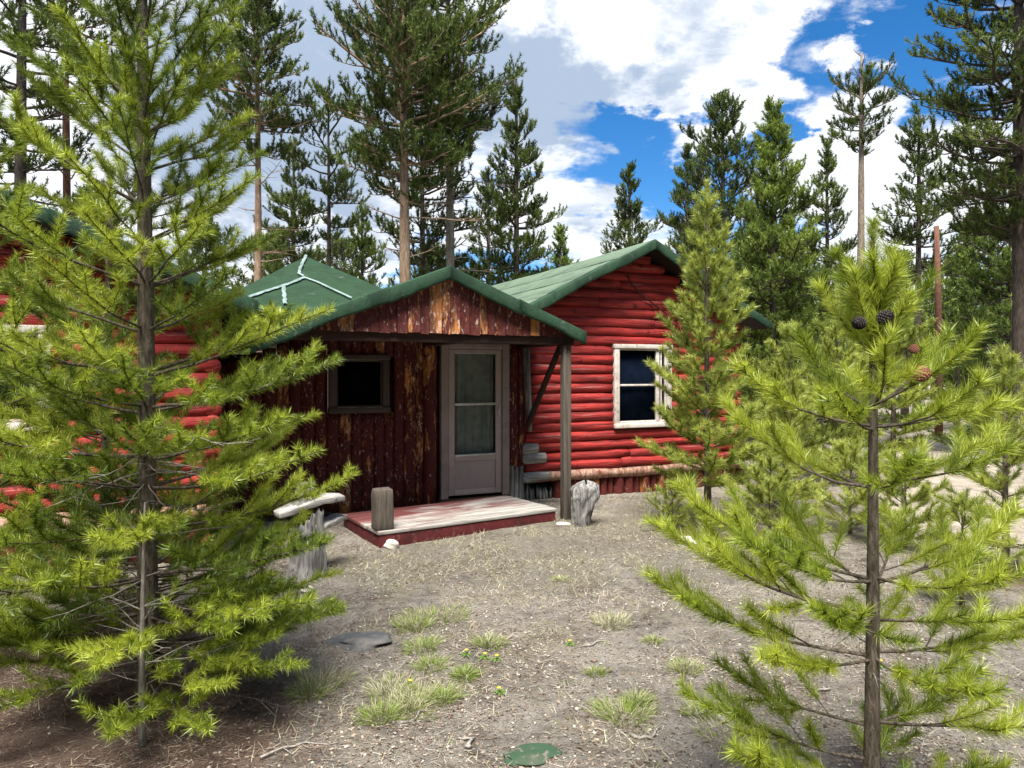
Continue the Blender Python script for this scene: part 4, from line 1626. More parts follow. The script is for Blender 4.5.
# branches read from the photograph: height, sideways bearing (90 = right, 270 = left), length, start and end pitch
spec = [
    (408, 70, .52, .45, .75), (408, 285, .40, .45, .95), (405, 200, .40, .3, .8), (410, 330, .4, .4, .8), (404, 130, .42, .35, .85),
    (425, 262, .58, .10, .55), (424, 95, .46, .08, .15), (430, 15, .5, .2, .6), (428, 215, .42, .1, .6), (426, 150, .40, .1, .6),
    (486, 278, .62, .12, .75), (484, 80, .62, .05, .40), (486, 190, .45, .0, .5), (488, 345, .55, .1, .5), (480, 130, .45, .05, .5),
    (578, 282, .78, .12, .62), (582, 75, .70, .08, .45), (580, 235, .62, .05, .5), (575, 150, .5, .0, .4), (585, 350, .6, .1, .4), (583, 40, .6, .1, .4),
    (612, 270, .86, .08, .42), (618, 100, .60, -.12, .10), (615, 215, .55, -.05, .4), (620, 320, .7, .05, .3),
    (655, 276, .86, .0, .55), (650, 85, .62, -.10, .25), (655, 170, .5, -.1, .3), (660, 20, .6, .0, .3), (658, 245, .6, -.05, .35),
    (720, 95, .66, .02, -.02), (722, 65, .6, -.1, .3), (725, 310, .6, -.05, .3),
    (758, 272, .70, .05, .40), (765, 120, .55, -.35, -.1), (770, 240, .6, -.05, .3), (775, 30, .5, .0, .3), (790, 85, .55, -.1, .2), (800, 290, .5, 0, .3),
]
for (py, bearing, L, e0, e1) in spec:
    pn.branch(rz_(py), math.radians(bearing), L, e0, e1 + .15, 0.52 if py < 500 else 0.44, 0.38 if py < 500 else 0.44, 0.08 if py < 500 else 0.07, pn.r.uniform(0.62, 0.98), tert=False, rb=0.0075 * L ** 0.5 + 0.001)
for py, L in ((352, .30), (318, .26), (296, .2)):
    a0 = pn.r.uniform(0, 6.28)
    for k in range(5):
        pn.branch(rz_(py), a0 + k * 1.2566 + pn.r.uniform(-.3, .3), L * pn.r.uniform(.7, 1.2), .75, 1.15, 0.15, 0.3, 0.12, pn.r.uniform(.6, .95), tert=False, rb=0.006)
pn.leader(rz_(310), 0.75, 1.5)
# older, sparser needles clinging to the upper trunk
zs = np.linspace(rz_(560), rz_(310), 10)
pn.shoot(np.array([pn.at(z) for z in zs]), 0.3, 0.35)
zs = np.linspace(rz_(700), rz_(600), 5)
pn.shoot(np.array([pn.at(z) for z in zs]), 0.12, 0.25)
for k in range(8):
    pn.branch(pn.r.uniform(0.1, 0.9), pn.r.uniform(0, 6.28), pn.r.uniform(0.2, 0.45), pn.r.uniform(-.3, .2), pn.r.uniform(-.2, .3), bare=True, rb=0.003)
pn.build(rt, M['bark_young'], M['needle_near'])


def cone_mesh(b, L_, w):
    """egg-shaped pine cone made of overlapping scales in spirals"""
    n = 90
    for i in range(n):
        f = i / n
        th = i * 2.39996
        r = w * math.sin(math.pi * (0.12 + 0.83 * f)) ** 0.8
        c = Vector((r * math.cos(th), r * math.sin(th), L_ * f))
        o_ = Vector((math.cos(th), math.sin(th), 0.45)).normalized()
        tn_ = Vector((-math.sin(th), math.cos(th), 0))
        s = w * 0.42 * (0.5 + 0.6 * math.sin(math.pi * (0.1 + .8 * f)))
        up_ = o_.cross(tn_)
        v = [c - tn_ * s * .7 - o_ * s * .5, c + tn_ * s * .7 - o_ * s * .5, c + tn_ * s * .8 + o_ * s * .45, c + o_ * s * .95, c - tn_ * s * .8 + o_ * s * .45, c + up_ * (-s * .5) + o_ * s * .2]
        b.add(v, None, [(0, 1, 2), (0, 2, 4), (4, 2, 3), (5, 2, 1), (5, 3, 2), (5, 4, 3), (5, 0, 4), (5, 1, 0)])
    rock = B()
    b.tube([(0, 0, 0), (0, 0, L_ * .15), (0, 0, L_ * .5), (0, 0, L_ * .85), (0, 0, L_)], [w * .3, w * .7, w * .9, w * .55, w * .1], 10)


for px, py, dd, mm, rot, w in ((878, 316, D - 0.10, 'cone_dark', (0.5, 0.9, 0), 0.021), (864, 319, D - 0.09, 'cone_dark', (0.4, -1.4, 0), 0.018), (918, 370, D - 0.20, 'cone_red', (-0.5, 1.2, 0.2), 0.022), (914, 350, D - 0.20, 'cone_red', (-.1, 0.1, 0.4), 0.012)):
    b = B(); cone_mesh(b, w * 2.6, w)
    o = b.build('cone', M[mm], rt, False)
    p = P(px, py, dd)
    o.location = (p.x - RIGHT_TREE[0], p.y - RIGHT_TREE[1], p.z - float(G(*RIGHT_TREE)) - w)
    o.rotation_euler = rot


def young(name, label, px, base_py, top_py, half_px, seed, tint=(0.4, 0.85), mat='needle_mid', nl=0.07, nw=0.0065, pm=420, r0=0.035, zlo=0.25, step=0.26, D=None, grp=None, nper=(5, 6), bark='bark_young', dens=1.0, k2=.45):
    if D is None:
        D = CAMH * F / (base_py - HY)
    x = (px - CX) / F * D
    H = CAMH + (HY - top_py) * D / F
    root = thing(name, label, 'pine tree', (x, D, float(G(x, D))), 0.0, grp)
    pn = Pine(seed, H, r0, nl, nw, pm, 0.01, 0.2)
    hw = half_px * D / F
    reach = lambda z: hw * float(np.interp(z / H, [0, 0.15, 0.35, 0.6, 0.85, 1.0], [0.7, 1.0, 0.95, 0.68, 0.34, 0.12]))
    elev = lambda z: (0.1 + 0.75 * z / H, 0.45 + 0.65 * z / H)
    whorled(pn, zlo, H * 0.95, step, nper, reach, elev, 0.25, k2, 0.12, tint, dens=dens)
    pn.leader(H * 0.88, tint[1] - .1)
    pn.build(root, M[bark], M[mat])
    return root


young('pine_tree', 'slender pale-green young pine in front of the white-framed cabin window', 708, 526, 182, 66, 61, (0.5, 0.95), nl=0.085, nw=0.0075, pm=600, r0=0.042, zlo=0.45, step=0.22, dens=1.0)
young('pine_sapling', 'tiny pine seedling at the foot of the slender pine by the window', 672, 530, 482, 34, 62, (0.4, 0.7), r0=0.012, zlo=0.08, step=0.12, nl=.06)
young('pine_tree', 'young pine at the right edge beside the dirt track', 1006, 574, 352, 70, 63, (0.5, 0.95), nl=0.07, nw=0.005, pm=850, r0=0.03, zlo=0.2, step=0.22)
young('pine_tree', 'young pine behind the near right pine, close to the cabin corner', 790, 512, 325, 66, 64, (0.45, 0.9), nl=0.08, nw=0.0075, pm=680, r0=0.03, zlo=0.2)
young('pine_tree', 'pale bushy pine half hidden behind the top of the near right pine', 838, 482, 292, 56, 65, (0.5, 0.95), nl=0.095, nw=0.011, pm=460, r0=0.04, zlo=0.2, step=.34)
young('pine_tree', 'light-green pine peeping over the right shoulder of the near right pine', 893, 470, 258, 52, 66, (0.45, 0.9), nl=0.105, nw=0.013, pm=420, r0=0.05, zlo=0.3, step=.38)
young('pine_sapling', 'low young pine beside the track just right of the near pine trunk', 905, 548, 455, 60, 67, (0.5, 0.95), nl=.065, nw=.006, pm=700, r0=.018, zlo=.1, step=.16)
young('pine_sapling', 'low bushy pine left of the near pine trunk, beyond the pale stone', 770, 548, 455, 58, 68, (0.5, 0.95), nl=.065, nw=.006, pm=700, r0=.018, zlo=.1, step=.16)


young('pine_tree', 'bushy young pine between the slender window pine and the near right pine', 784, 490, 378, 44, 69, (0.45, 0.9), nl=0.08, nw=0.0085, pm=600, r0=0.03, zlo=0.15, step=.24)
young('pine_sapling', 'knee-high bright pine behind the near pine trunk, left of the track', 850, 532, 440, 52, 70, (0.5, 0.95), nl=.065, nw=.006, pm=650, r0=.018, zlo=.1, step=.16)
young('pine_tree', 'dense young pine at the left verge of the dirt track', 822, 466, 372, 44, 71, (0.45, 0.9), nl=0.10, nw=0.013, pm=420, r0=0.035, zlo=0.15, step=.3)
young('pine_sapling', 'small pine half seen under the lower right branches of the near pine', 962, 610, 500, 50, 72, (0.45, 0.85), nl=.06, nw=.005, pm=700, r0=.016, zlo=.1, step=.15)


# ---- mature lodgepole pines
def mature(label, px, D, top_py, half_px, crown_py, seed, r0=0.14, bark='bark_old', mat='needle_old', step=0.42, shape='round', nper=(3, 5), dens=1.0, bend=0.01, tint=(0.25, 0.8), nl=0.095, nw=0.022, pm=150, cs=0.155, sec=7, snag=None, link_it=True, bare_lo=None, top_r=0.25, k2=.42, grp=None, name='pine_tree'):
    x = (px - CX) / F * D
    H = CAMH + (HY - top_py) * D / F
    cb = max(0.4, CAMH + (HY - crown_py) * D / F)
    hw = half_px * D / F * 1.12
    root = thing(name, label, 'pine tree', (x, D, 0.0), 0.0, grp)
    pn = Pine(seed, H, r0, nl, nw, pm, bend, top_r, (18, 72))
    pn.cl = nl * 2.6
    prof = {'round': ([0, .12, .4, .7, .9, 1.0], [.45, .8, 1.0, .85, .5, .15]),
            'cone': ([0, .1, .3, .6, .85, 1.0], [.8, 1.0, .9, .6, .28, .08]),
            'flat': ([0, .2, .5, .75, .9, 1.0], [.35, .7, 1.0, 1.0, .8, .4]),
            'column': ([0, .15, .4, .7, .9, 1.0], [.6, .9, 1.0, .8, .45, .12])}[shape]
    hi = H * 0.985 if snag is None else CAMH + (HY - snag) * D / F
    reach = lambda z: hw * float(np.interp((z - cb) / (hi - cb), prof[0], prof[1]))
    elev = lambda z: (float(np.interp((z - cb) / (hi - cb), [0, .5, 1], [-.25, .1, .8])), float(np.interp((z - cb) / (hi - cb), [0, .5, 1], [.25, .6, 1.1])))
    z, a0 = cb, pn.r.uniform(0, 6.28)
    while z < hi:
        k = pn.r.randint(*nper) if not isinstance(nper, int) else nper
        for i in range(k):
            L = reach(z) * pn.r.uniform(.55, 1.25)
            if pn.r.random() < .12:
                continue
            e0, e1 = elev(z)
            pn.clump_branch(min(z + pn.r.uniform(-.2, .2), H * .99), a0 + i * 6.283 / k + pn.r.uniform(-.5, .5), max(.2, L), e0 + pn.r.uniform(-.2, .2), e1 + pn.r.uniform(-.2, .2), pn.r.uniform(*tint), cs / dens, .012 + .014 * L, max(1, int(sec * min(1, L / 1.0 + .2))))
        a0 += .8
        z += step * pn.r.uniform(.75, 1.25)
    if snag is None:
        pn.leader(H * 0.95, .5)
    else:
        pn.dead = pn.wood
        for k in range(6):
            pn.branch(hi + (H - hi) * pn.r.uniform(.2, .95), pn.r.uniform(0, 6.28), pn.r.uniform(.2, .6), .6, .9, bare=True, rb=.02)
    pn.dead = pn.wood
    lo = bare_lo if bare_lo is not None else max(1.5, cb - 3)
    for k in range(int(max(0, cb - lo) * 3)):
        pn.branch(pn.r.uniform(lo, cb), pn.r.uniform(0, 6.28), hw * pn.r.uniform(.3, .9), pn.r.uniform(-.2, .3), pn.r.uniform(-.2, .6), bare=True, rb=.018)
    pn.dead = B()
    pn.build(root, M[bark], M[mat], M[bark])
    return root


mature('tall dark-trunked pine at the far left edge with thin see-through branches', 20, 13, -160, 78, 190, 101, .15, 'bark_dark', shape='column', dens=.8)
mature('tall pine with a pale bare trunk second from the left edge', 68, 15, -170, 60, 60, 102, .11, 'bark_red', shape='round', dens=.7)
mature('tall pine with a rounded pointed crown whose tip touches the top edge', 257, 17, 0, 58, 150, 103, .13, 'bark_tan', shape='round', nper=(6, 7), k2=.45, dens=1.25, step=.36)
mature('thin sparse pine between the tan-trunked pine and the thick pale-trunked one', 328, 19, 112, 44, 235, 104, .10, 'bark_dark', shape='flat', nper=(3, 4))
mature('dense short pine rising behind the green hip roof', 361, 21, 212, 32, 330, 105, .10, 'bark_dark', 'needle_far', shape='cone', nper=(5, 6))
mature('dark bushy pine behind the top right of the large left pine', 292, 22, 140, 40, 330, 106, .11, 'bark_dark', shape='cone', nper=(4, 6))
mature('broad pine on a thick pale trunk with a bare snag top', 406, 14.5, -20, 88, 195, 107, .16, 'bark_tan', shape='flat', nper=(6, 7), snag=42, dens=1.2, k2=.46, step=.34)
mature('very tall pine just right of the thick pale-trunked one, top out of frame', 450, 15.5, -70, 66, 150, 108, .13, 'bark_old', shape='column', nper=(5, 7), dens=1.2, step=.34)
mature('slim dark pine trunk close behind the thick pale trunk', 424, 18, 30, 60, 330, 109, .10, 'bark_dark', shape='column', nper=(3, 5))
mature('narrow spire pine standing alone left of the blue sky patch', 515, 19, 74, 46, 330, 110, .12, 'bark_dark', shape='cone', nper=(5, 6), step=.38, dens=1.1)
mature('short dark pine at the left foot of the narrow spire pine', 487, 22, 170, 34, 330, 111, .11, 'bark_dark', 'needle_old', shape='cone', nper=(4, 6))
mature('tiny distant pine over the right cabin roof ridge', 561, 34, 232, 19, 320, 112, .13, 'bark_dark', 'needle_far', shape='cone', nper=(5, 6), nl=.16, nw=.05, pm=50, cs=.32)
mature('mid-sized pine rising behind the ridge of the right wing', 629, 25, 170, 40, 330, 113, .13, 'bark_dark', shape='cone', nper=(5, 7), step=.42, dens=1.15)
mature('tall dense dark pine behind the tip of the slender pale pine', 724, 22, 96, 44, 330, 114, .14, 'bark_dark', shape='column', nper=(5, 7), dens=1.1, step=.4)
mature('dark pine left of and behind the tall dense one near the right ridge', 686, 25, 148, 36, 330, 115, .12, 'bark_dark', shape='cone', nper=(5, 6))
mature('bright-green broad cone-shaped pine right of the right wing', 772, 18, 108, 66, 425, 116, .11, 'bark_dark', 'needle_far', shape='cone', nper=(7, 8), step=.30, tint=(.45, 1.0), dens=1.2)
mature('dark pine in the gap between the cone-shaped pine and the snag-topped pine', 828, 24, 145, 36, 380, 117, .12, 'bark_dark', 'needle_old', shape='cone', nper=(5, 6), tint=(.4, .9))
mature('pine with a pale trunk, a flat tuft of crown and a dead snag top', 861, 21, 52, 30, 152, 118, .16, 'bark_old', shape='flat', nper=(4, 5), snag=88, bare_lo=9.5, step=.34, bend=.004)
mature('dark pine with an uneven crown left of the reddish dead trunk', 917, 22, 113, 50, 270, 119, .13, 'bark_dark', shape='cone', nper=(4, 6), step=.40)
mature('huge dark pine with sweeping limbs at the right edge of the picture', 1022, 14, -190, 92, 235, 120, .17, 'bark_dark', shape='column', nper=(5, 6), step=.34, tint=(.2, .8), dens=1.15, k2=.46)
mature('broad lower pine under the huge right-edge pine', 1010, 20, 150, 66, 400, 121, .12, 'bark_dark', 'needle_far', shape='cone', nper=(5, 6), step=.38, tint=(.2, .7))
# the bare reddish trunk
D_ = 19.0
x = (938.5 - CX) / F * D_
root = thing('dead_trunk', 'bare reddish-brown dead trunk with no branches, right of the near pine top', 'dead tree', (x, D_, 0))
b = B()
H = CAMH + (HY - 226) * D_ / F
b.tube([(0, 0, -.1), (.02, 0, 1.5), (.0, 0, 3.4), (-.05, 0, H)], [.105, .095, .08, .058], 12)
b.tube([(-.03, 0, H * .8), (.15, -.1, H * .83)], [.02, .008], 6)
b.build('trunk', M['bark_red'], root, True)


# ---- forest trees further back on the right: a few kinds, copied
def copy_tree(o, loc, rz, sc):
    c = o.copy(); COL.objects.link(c)
    c.location = loc; c.rotation_euler = (0, 0, rz); c.scale = (sc, sc, sc)
    for ch in o.children:
        d = ch.copy(); COL.objects.link(d); d.parent = c
    return c


GRP = 'pines in the forest beyond the dirt track'
kinds = []
for k, (px, D_, top, hw, cr, mt, lab) in enumerate([(905, 26, 262, 40, 385, 'needle_far', 'bushy mid-green pine in the forest beyond the dirt track'),
                                                     (965, 30, 250, 40, 360, 'needle_far', 'narrow green pine in the forest beyond the dirt track'),
                                                     (985, 34, 215, 36, 300, 'needle_old', 'tall dark-trunked pine in the forest beyond the dirt track')]):
    kinds.append(mature(lab, px, D_, top, hw, cr, 140 + k, .13, 'bark_dark', mt, shape=('cone', 'cone', 'column')[k], nper=(5, 6), step=.5, nl=.16, nw=.055, pm=42, cs=.32, tint=(.25, .9), grp=GRP))
fr = random.Random(77)
spots = []
tries = 0
while len(spots) < 62 and tries < 4000:
    tries += 1
    D_ = fr.uniform(24, 66)
    px = fr.uniform(735, 1100)
    x = (px - CX) / F * D_
    # keep the track free
    tx = np.interp(D_, [p[1] for p in pts], [p[0] for p in pts])
    if abs(x - tx) < 2.4 and D_ < 34:
        continue
    if all(math.hypot(x - a, D_ - c) > 1.7 for a, c in spots):
        spots.append((x, D_))
for i, (x, y) in enumerate(spots):
    k = fr.choice((0, 0, 1, 1, 2))
    sc = fr.uniform(.75, 1.15)
    copy_tree(kinds[k], (x, y, 0), fr.uniform(0, 6.28), sc)

for i, (px, D_, k, sc) in enumerate([(205, 30, 2, .85), (238, 34, 0, .95), (272, 31, 2, .8), (310, 33, 1, .8), (345, 36, 2, .9), (378, 30, 1, .75), (398, 38, 0, .9), (432, 33, 2, .8),
                                     (470, 36, 1, .95), (538, 40, 1, .8), (598, 38, 0, .85), (655, 34, 1, 1.0), (700, 32, 2, .95), (742, 36, 0, 1.1), (150, 33, 0, 1.0), (95, 31, 2, 1.0), (30, 34, 1, 1.1)]):
    c = copy_tree(kinds[k], ((px - CX) / F * D_, D_, 0), px * .7, sc)
    c['label'] = ('bushy mid-green pine in the woods behind the cabin roofs', 'narrow green pine in the woods behind the cabin roofs', 'tall dark-trunked pine in the woods behind the cabin roofs')[k]
    c['group'] = 'pines in the woods behind the cabin'

# young bright pines along the far side of the track
GY = 'young pines along the far edge of the track'
kid = young('pine_tree', 'young bright-green pine along the far edge of the dirt track', 958, 452, 318, 36, 91, (0.45, 0.9), 'needle_far', nl=.14, nw=.028, pm=70, r0=.05, zlo=.2, step=.45, grp=GY)
for px, by, sc in ((985, 445, 1.1), (1012, 440, 1.25), (868, 436, 1.05), (848, 446, .8), (815, 440, 1.0), (1040, 455, 1.0), (902, 428, 1.1), (1000, 428, 1.3), (1060, 440, 1.2)):
    x, y = ground_at(px, by)
    copy_tree(kid, (x, y, 0), px * .37, sc)

# far-off forest that closes the horizon: one mass
fb, ft, fv, fn = B(), [], [], 0
tv, tt, tn_ = [], [], 0
fr2 = np.random.default_rng(9)
pn_all = []
for k in range(610):
    if k < 330:
        ang = fr2.uniform(-1.35, 1.35)
        rad = fr2.uniform(68, 130)
        H = fr2.uniform(7, 13)
    else:                                               # unseen trees added behind the camera to darken the porch
        ang = fr2.uniform(1.15, 5.13)
        rad = fr2.uniform(13, 40)
        H = fr2.uniform(9, 14)
    x, y = rad * math.sin(ang), rad * math.cos(ang)
    if k < 330 and x <= 8:
        H *= .72
    fb.tube([(x, y, 0), (x, y, H * .95)], [.14, .04], 5, False)
    n = 260 if k < 330 else 420
    f = fr2.random(n) ** 0.8
    zc = H * (0.22 + 0.78 * f)
    rr_ = (1 - f) * H * 0.15 * np.sqrt(fr2.random(n)) + .15
    th = fr2.random(n) * 6.283
    c = np.stack([x + rr_ * np.cos(th), y + rr_ * np.sin(th), zc], -1)
    d = unit(np.stack([np.cos(th), np.sin(th), fr2.uniform(-.3, .9, n)], -1)) * fr2.uniform(.4, .9, n)[:, None]
    w = unit(np.cross(d, fr2.normal(size=(n, 3)))) * .16
    tv.append(np.stack([c - w, c + w, c + d], 1).reshape(-1, 3))
    pn_all.append(np.repeat(np.clip(fr2.normal(.45, .2) + fr2.normal(0, .12, n), .08, 1), 3))
v = np.vstack(tv)
far = thing('distant_forest', 'dense far-off pine forest closing the horizon plus unseen trees added behind the camera', 'forest')
far['kind'] = 'stuff'
fb.build('trunks', M['bark_dark'], far)['kind'] = 'stuff'
link('crowns', mesh_np('crowns', v, None, np.arange(len(v)).reshape(-1, 3), {'tint': np.concatenate(pn_all)}), M['needle_far'], far)['kind'] = 'stuff'


# ------------------------------------------------------------------ ground cover
gr = np.random.default_rng(31)


def blades(c, n, spread, h, w, rng, lean=0.6):
    """a tuft: blades fanning out from a small patch"""
    th = rng.random(n) * 6.283
    rr_ = spread * np.sqrt(rng.random(n)) * (.55 + .75 * vnoise(np.cos(th) * 1.7, np.sin(th) * 1.7, 1.0, int(spread * 997)))
    base = np.stack([rr_ * np.cos(th), rr_ * np.sin(th), np.zeros(n)], -1)
    out = np.stack([np.cos(th), np.sin(th), np.zeros(n)], -1) * (lean * rr_[:, None] / spread + rng.uniform(0, .35, n)[:, None]) + np.concatenate([rng.normal(0, .38, (n, 2)), np.ones((n, 1)) * rng.uniform(.55, 1.1, (n, 1))], 1)
    d = unit(out) * (h * rng.uniform(.45, 1.1, n))[:, None]
    s = unit(np.cross(d, rng.normal(size=(n, 3)))) * w * .5
    mid = base + d * .55
    tip = base + d + np.stack([np.cos(th), np.sin(th), -np.ones(n) * .6], -1) * (h * .16)
    v = np.stack([base - s, base + s, mid + s * .7, mid - s * .7, tip], 1).reshape(-1, 3)
    k = np.arange(n)[:, None] * 5
    return v, np.concatenate([k, k + 1, k + 2, k + 3], 1), np.concatenate([k + 3, k + 2, k + 4], 1)


tufts = [(432, 614, .20, .10, .55, 'wide pale green grass tuft highest up in front of the porch'), (412, 622, .12, .10, .7, 'green grass tuft at the left end of the widest tuft'),
         (424, 645, .10, .11, .65, 'green grass tuft just below the widest tuft'), (430, 664, .07, .09, .7, 'small green tuft below the slate slab and right of it'),
         (488, 645, .08, .11, .6, 'small grass tuft beside the yellow dandelions'), (465, 674, .05, .10, .85, 'dark green narrow tuft left of the dandelions'),
         (392, 690, .13, .11, .5, 'pale grass tuft in the left middle of the bare ground'), (380, 716, .09, .12, .75, 'bright green tuft nearest the large left pine'),
         (408, 708, .11, .12, .45, 'straw-coloured tuft between two greener ones'), (444, 696, .05, .13, .8, 'upright green tuft at the right end of the front clump'),
         (418, 698, .10, .12, .5, 'shaggy tuft in the middle of the front clump'), (622, 716, .15, .11, .65, 'broad green tuft in front on the right near the crooked stick'),
         (636, 700, .06, .10, .6, 'little tuft behind the broad right one'), (596, 668, .05, .06, .6, 'tiny tuft right of the dandelions'),
         (612, 622, .12, .10, .3, 'pale grey-straw tuft on the right of the yard'), (321, 682, .12, .15, .45, 'pale tuft beside the lower branches of the large left pine'),
         (308, 692, .07, .13, .55, 'green-tipped tuft at the edge of the red needle litter'), (685, 668, .08, .09, .5, 'small tuft left of the near right pine tips'),
         (735, 736, .16, .08, .4, 'low dry tuft under the near right pine'), (652, 640, .05, .06, .6, 'tiny tuft in the bare right of the yard'),
         (560, 577, .06, .06, .5, 'tiny green tuft on the straw in front of the deck'), (700, 712, .07, .09, .6, 'green tuft beside the near right pine lower tips')]
for px, py, sp, h, green, lab in tufts:
    x, y = ground_at(px, py)
    n = int(220 + 1500 * sp)
    v, q, t = blades(None, int(n * 1.25), sp * 1.15, h * .85, 0.0036, gr, 0.9)
    v[:, 2] += G(x + v[:, 0], y + v[:, 1]) - G(x, y) - .004
    tint = np.repeat(np.clip(gr.normal(green - .05, .30, int(n * 1.25)), 0, 1), 5)
    me = mesh_np('grass_tuft', v, q, t, {'tint': tint})
    tag(link('grass_tuft', me, M['straw'], None, (x, y, float(G(x, y)))), lab, 'grass tuft', 'grass tufts on the bare yard')

# short dry grass
n = 110000
xs = gr.uniform(-3.5, 7, n); ys = gr.uniform(2.2, 11.5, n)
keep = gr.random(n) < np.clip(dry_field(xs, ys) * 1.0 + .30, 0, 1) * np.clip((vnoise(xs, ys, 3.2, 8) - .33) * 3.0, 0, 1)
lx, ly = (xs - P0[0]) * CU + (ys - P0[1]) * SU, -(xs - P0[0]) * SU + (ys - P0[1]) * CU
keep &= ~((ly > 1.28) & (lx > -3.6) & (lx < 3.9)) & ~((ly > 0.05) & (lx < -3.6))
ddx, ddy = xs + 1.32, ys - 7.0
ca, sa = math.cos(math.atan2(1.2, 1.84)), math.sin(math.atan2(1.2, 1.84))
keep &= ~((ddx * ca + ddy * sa > 0) & (ddx * ca + ddy * sa < 2.2) & (-ddx * sa + ddy * ca > 0))
xs, ys = xs[keep], ys[keep]
n = len(xs)
base = np.stack([xs, ys, G(xs, ys) - .004], -1)
d = unit(np.concatenate([gr.normal(0, .9, (n, 2)), np.ones((n, 1)) * .6], 1)) * gr.uniform(.03, .09, n)[:, None]
s = unit(np.cross(d, gr.normal(size=(n, 3)))) * .0028
v = np.stack([base - s, base + s, base + d], 1).reshape(-1, 3)
tint = np.repeat(np.clip(gr.normal(.2, .18, n), 0, 1), 3)
tag(link('dry_grass', mesh_np('dry_grass', v, None, np.arange(n * 3).reshape(-1, 3), {'tint': tint}), M['straw']), 'short dry straw-coloured grass over the yard in front of the porch', 'dry grass', None, 'stuff')

# needle litter, chips and grit
n = 190000
D_ = 2.0 + 9.5 * gr.random(n) ** 1.25
xs = gr.uniform(-.78, .78, n) * D_ * 1.05; ys = D_
lf = litter_field(xs, ys)
lx, ly = (xs - P0[0]) * CU + (ys - P0[1]) * SU, -(xs - P0[0]) * SU + (ys - P0[1]) * CU
ddx, ddy = xs + 1.32, ys - 7.0
ok = ~((ly > 1.28) & (lx > -3.6) & (lx < 3.9)) & ~((ly > 0.05) & (lx < -3.6)) & ~((ddx * ca + ddy * sa > 0) & (ddx * ca + ddy * sa < 2.2) & (-ddx * sa + ddy * ca > 0) & (-ddx * sa + ddy * ca < 1.07))
ok &= gr.random(n) < np.clip((vnoise(xs, ys, 2.3, 9) - .15) * 1.6, .12, 1)
xs, ys, lf = xs[ok], ys[ok], lf[ok]
n = len(xs)
c = np.stack([xs, ys, G(xs, ys) + gr.uniform(.001, .008, n)], -1)
a = gr.random(n) * 6.283
isn = gr.random(n) < .45 + .4 * lf
ln = np.where(isn, gr.uniform(.03, .065, n), gr.uniform(.005, .019, n))
wd = np.where(isn, .0022, ln * gr.uniform(.4, .8, n))
d = np.stack([np.cos(a), np.sin(a), gr.normal(0, .12, n)], -1) * ln[:, None] * .5
s = np.stack([-np.sin(a), np.cos(a), gr.normal(0, .35, n)], -1) * wd[:, None] * .5
v = np.stack([c - d - s * .6, c - d + s, c + d + s * .7, c + d - s], 1).reshape(-1, 3)
tint = np.where(lf > .3, gr.normal(.32, .16, n), gr.normal(.48, .30, n))
tag(link('ground_litter', mesh_np('ground_litter', v, np.arange(n * 4).reshape(-1, 4), None, {'tint': np.repeat(np.clip(tint, 0, 1), 4)}), M['litter']), 'fallen needles, bark chips and grit scattered over the soil', 'litter', None, 'stuff')

# small pebbles as one cover
b = B()
oc = np.array([(1, 0, 0), (-1, 0, 0), (0, 1, 0), (0, -1, 0), (0, 0, 1), (0, 0, -1)], float)
ot = [(0, 2, 4), (2, 1, 4), (1, 3, 4), (3, 0, 4), (2, 0, 5), (1, 2, 5), (3, 1, 5), (0, 3, 5)]
tint = []
for k in range(2600):
    D_ = 2.2 + 6.5 * gr.random() ** 1.2
    x, y = gr.uniform(-.7, .7) * D_, D_
    lx, ly = (x - P0[0]) * CU + (y - P0[1]) * SU, -(x - P0[0]) * SU + (y - P0[1]) * CU
    if ly > -0.3 or vnoise(x, y, 1.4, 12) < .35:
        continue
    s_ = gr.uniform(.004, .016) * (1.6 if gr.random() < .08 else 1)
    b.add(oc * s_ * gr.uniform(.6, 1.2, (6, 3)) * (1, 1, .6) + (x, y, float(G(x, y)) + s_ * .2), None, ot)
    tint += [float(np.clip(gr.normal(.55, .22), 0, 1))] * 6
tag(link('pebbles', b.mesh('pebbles', False, {'tint': tint}), M['litter']), 'small pebbles and grit strewn over the bare yard', 'pebbles', None, 'stuff')


# fallen sticks
def stick(px, py, L_, rz, r, label, seed, fork=False):
    x, y = ground_at(px, py)
    rr = random.Random(seed)
    b = B()
    n = 8
    p = [(L_ * (k / (n - 1) - .5), rr.uniform(-.012, .012) + .03 * math.sin(k * .9 + seed), r * .8 + rr.uniform(0, .008)) for k in range(n)]
    b.tube(p, np.linspace(r, r * .45, n), 6)
    if fork:
        b.tube([p[4], (p[4][0] + L_ * .2, p[4][1] + L_ * .22, r)], [r * .6, r * .25], 5)
        b.tube([p[2], (p[2][0] + L_ * .1, p[2][1] - L_ * .2, r * 1.5)], [r * .6, r * .25], 5)
    o = link('fallen_stick', b.mesh('fallen_stick', True), M['twig_dead'], None, (x, y, float(G(x, y))))
    o.rotation_euler = (0, 0, rz)
    tag(o, label, 'stick', 'fallen sticks on the yard')


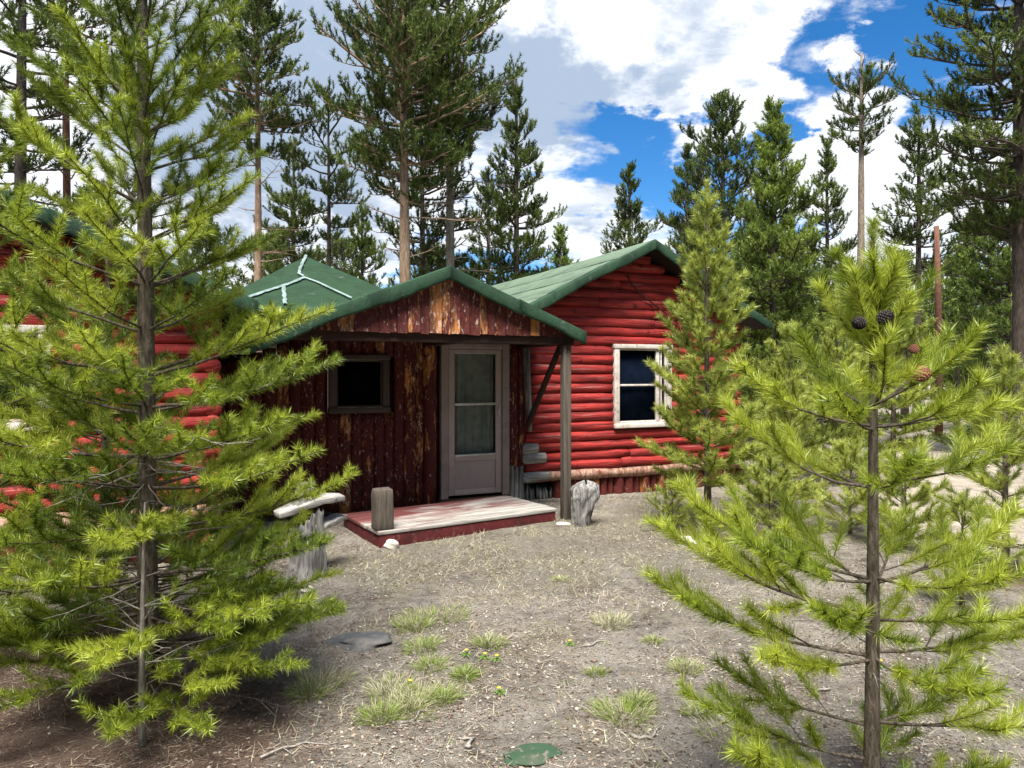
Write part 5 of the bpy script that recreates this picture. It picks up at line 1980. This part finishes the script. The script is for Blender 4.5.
stick(468, 740, .10, 2.2, .010, 'short pale broken stick lying left of the green roofing scrap', 1)
stick(650, 738, .18, .5, .009, 'crooked bare stick near the broad right grass tuft', 2, True)
stick(415, 716, .20, .6, .008, 'forked grey twig lying in the front grass clump', 3, True)
stick(600, 640, .25, .1, .006, 'thin tan stick on the bare right of the yard', 4)
stick(300, 748, .35, .4, .006, 'long thin twig on the red needle litter', 5, True)
stick(822, 690, .16, .9, .010, 'pale stick fragment behind the near right pine trunk', 6)
stick(715, 718, .14, 2.6, .014, 'dark broken stick left of the near right pine', 7)

# dandelions
leafm, flm = B(), B()
for k in range(8):
    a = k * .785 + .2
    c_, s_ = math.cos(a), math.sin(a)
    L_ = .055 + .012 * (k % 3)
    leafm.add([(0, 0, .004), (c_ * L_ * .5 - s_ * .009, s_ * L_ * .5 + c_ * .009, .02), (c_ * L_, s_ * L_, .008), (c_ * L_ * .5 + s_ * .009, s_ * L_ * .5 - c_ * .009, .02)], [(0, 1, 2, 3)])
leafm.tube([(0, 0, 0), (.004, .002, .03), (.008, .0, .055)], .0016, 5)
for k in range(22):
    a = k * 2.4
    r_ = .016 if k > 8 else .010
    z_ = .050 if k > 8 else .053
    c_, s_ = math.cos(a), math.sin(a)
    flm.add([(.008, 0, .054), (.008 + c_ * r_ - s_ * .003, s_ * r_ + c_ * .003, z_), (.008 + c_ * r_ + s_ * .003, s_ * r_ - c_ * .003, z_)], None, [(0, 1, 2)])
first = None
for px, py, lab in ((484, 658, 'yellow dandelion at the left of the pair by the small tuft'), (496, 660, 'yellow dandelion at the right of the pair by the small tuft'), (466, 655, 'yellow dandelion alone just left of the pair'),
                    (411, 683, 'yellow dandelion in the front grass clump'), (570, 640, 'yellow dandelion alone on the bare right of the yard'), (500, 690, 'yellow dandelion low in the middle of the yard'), (880, 668, 'yellow dandelion behind the near right pine trunk')):
    x, y = ground_at(px, py)
    if first is None:
        first = thing('dandelion', lab, 'dandelion', (x, y, float(G(x, y))), 0, 'dandelions on the yard')
        first.scale = (.72, .72, .72)
        leafm.build('leaves', M['leaf'], first)
        flm.build('flower', M['yellow'], first)
    else:
        c = first.copy(); COL.objects.link(c); c.location = (x, y, float(G(x, y))); c.rotation_euler = (0, 0, px); c['label'] = lab
        for ch in first.children:
            d = ch.copy(); COL.objects.link(d); d.parent = c
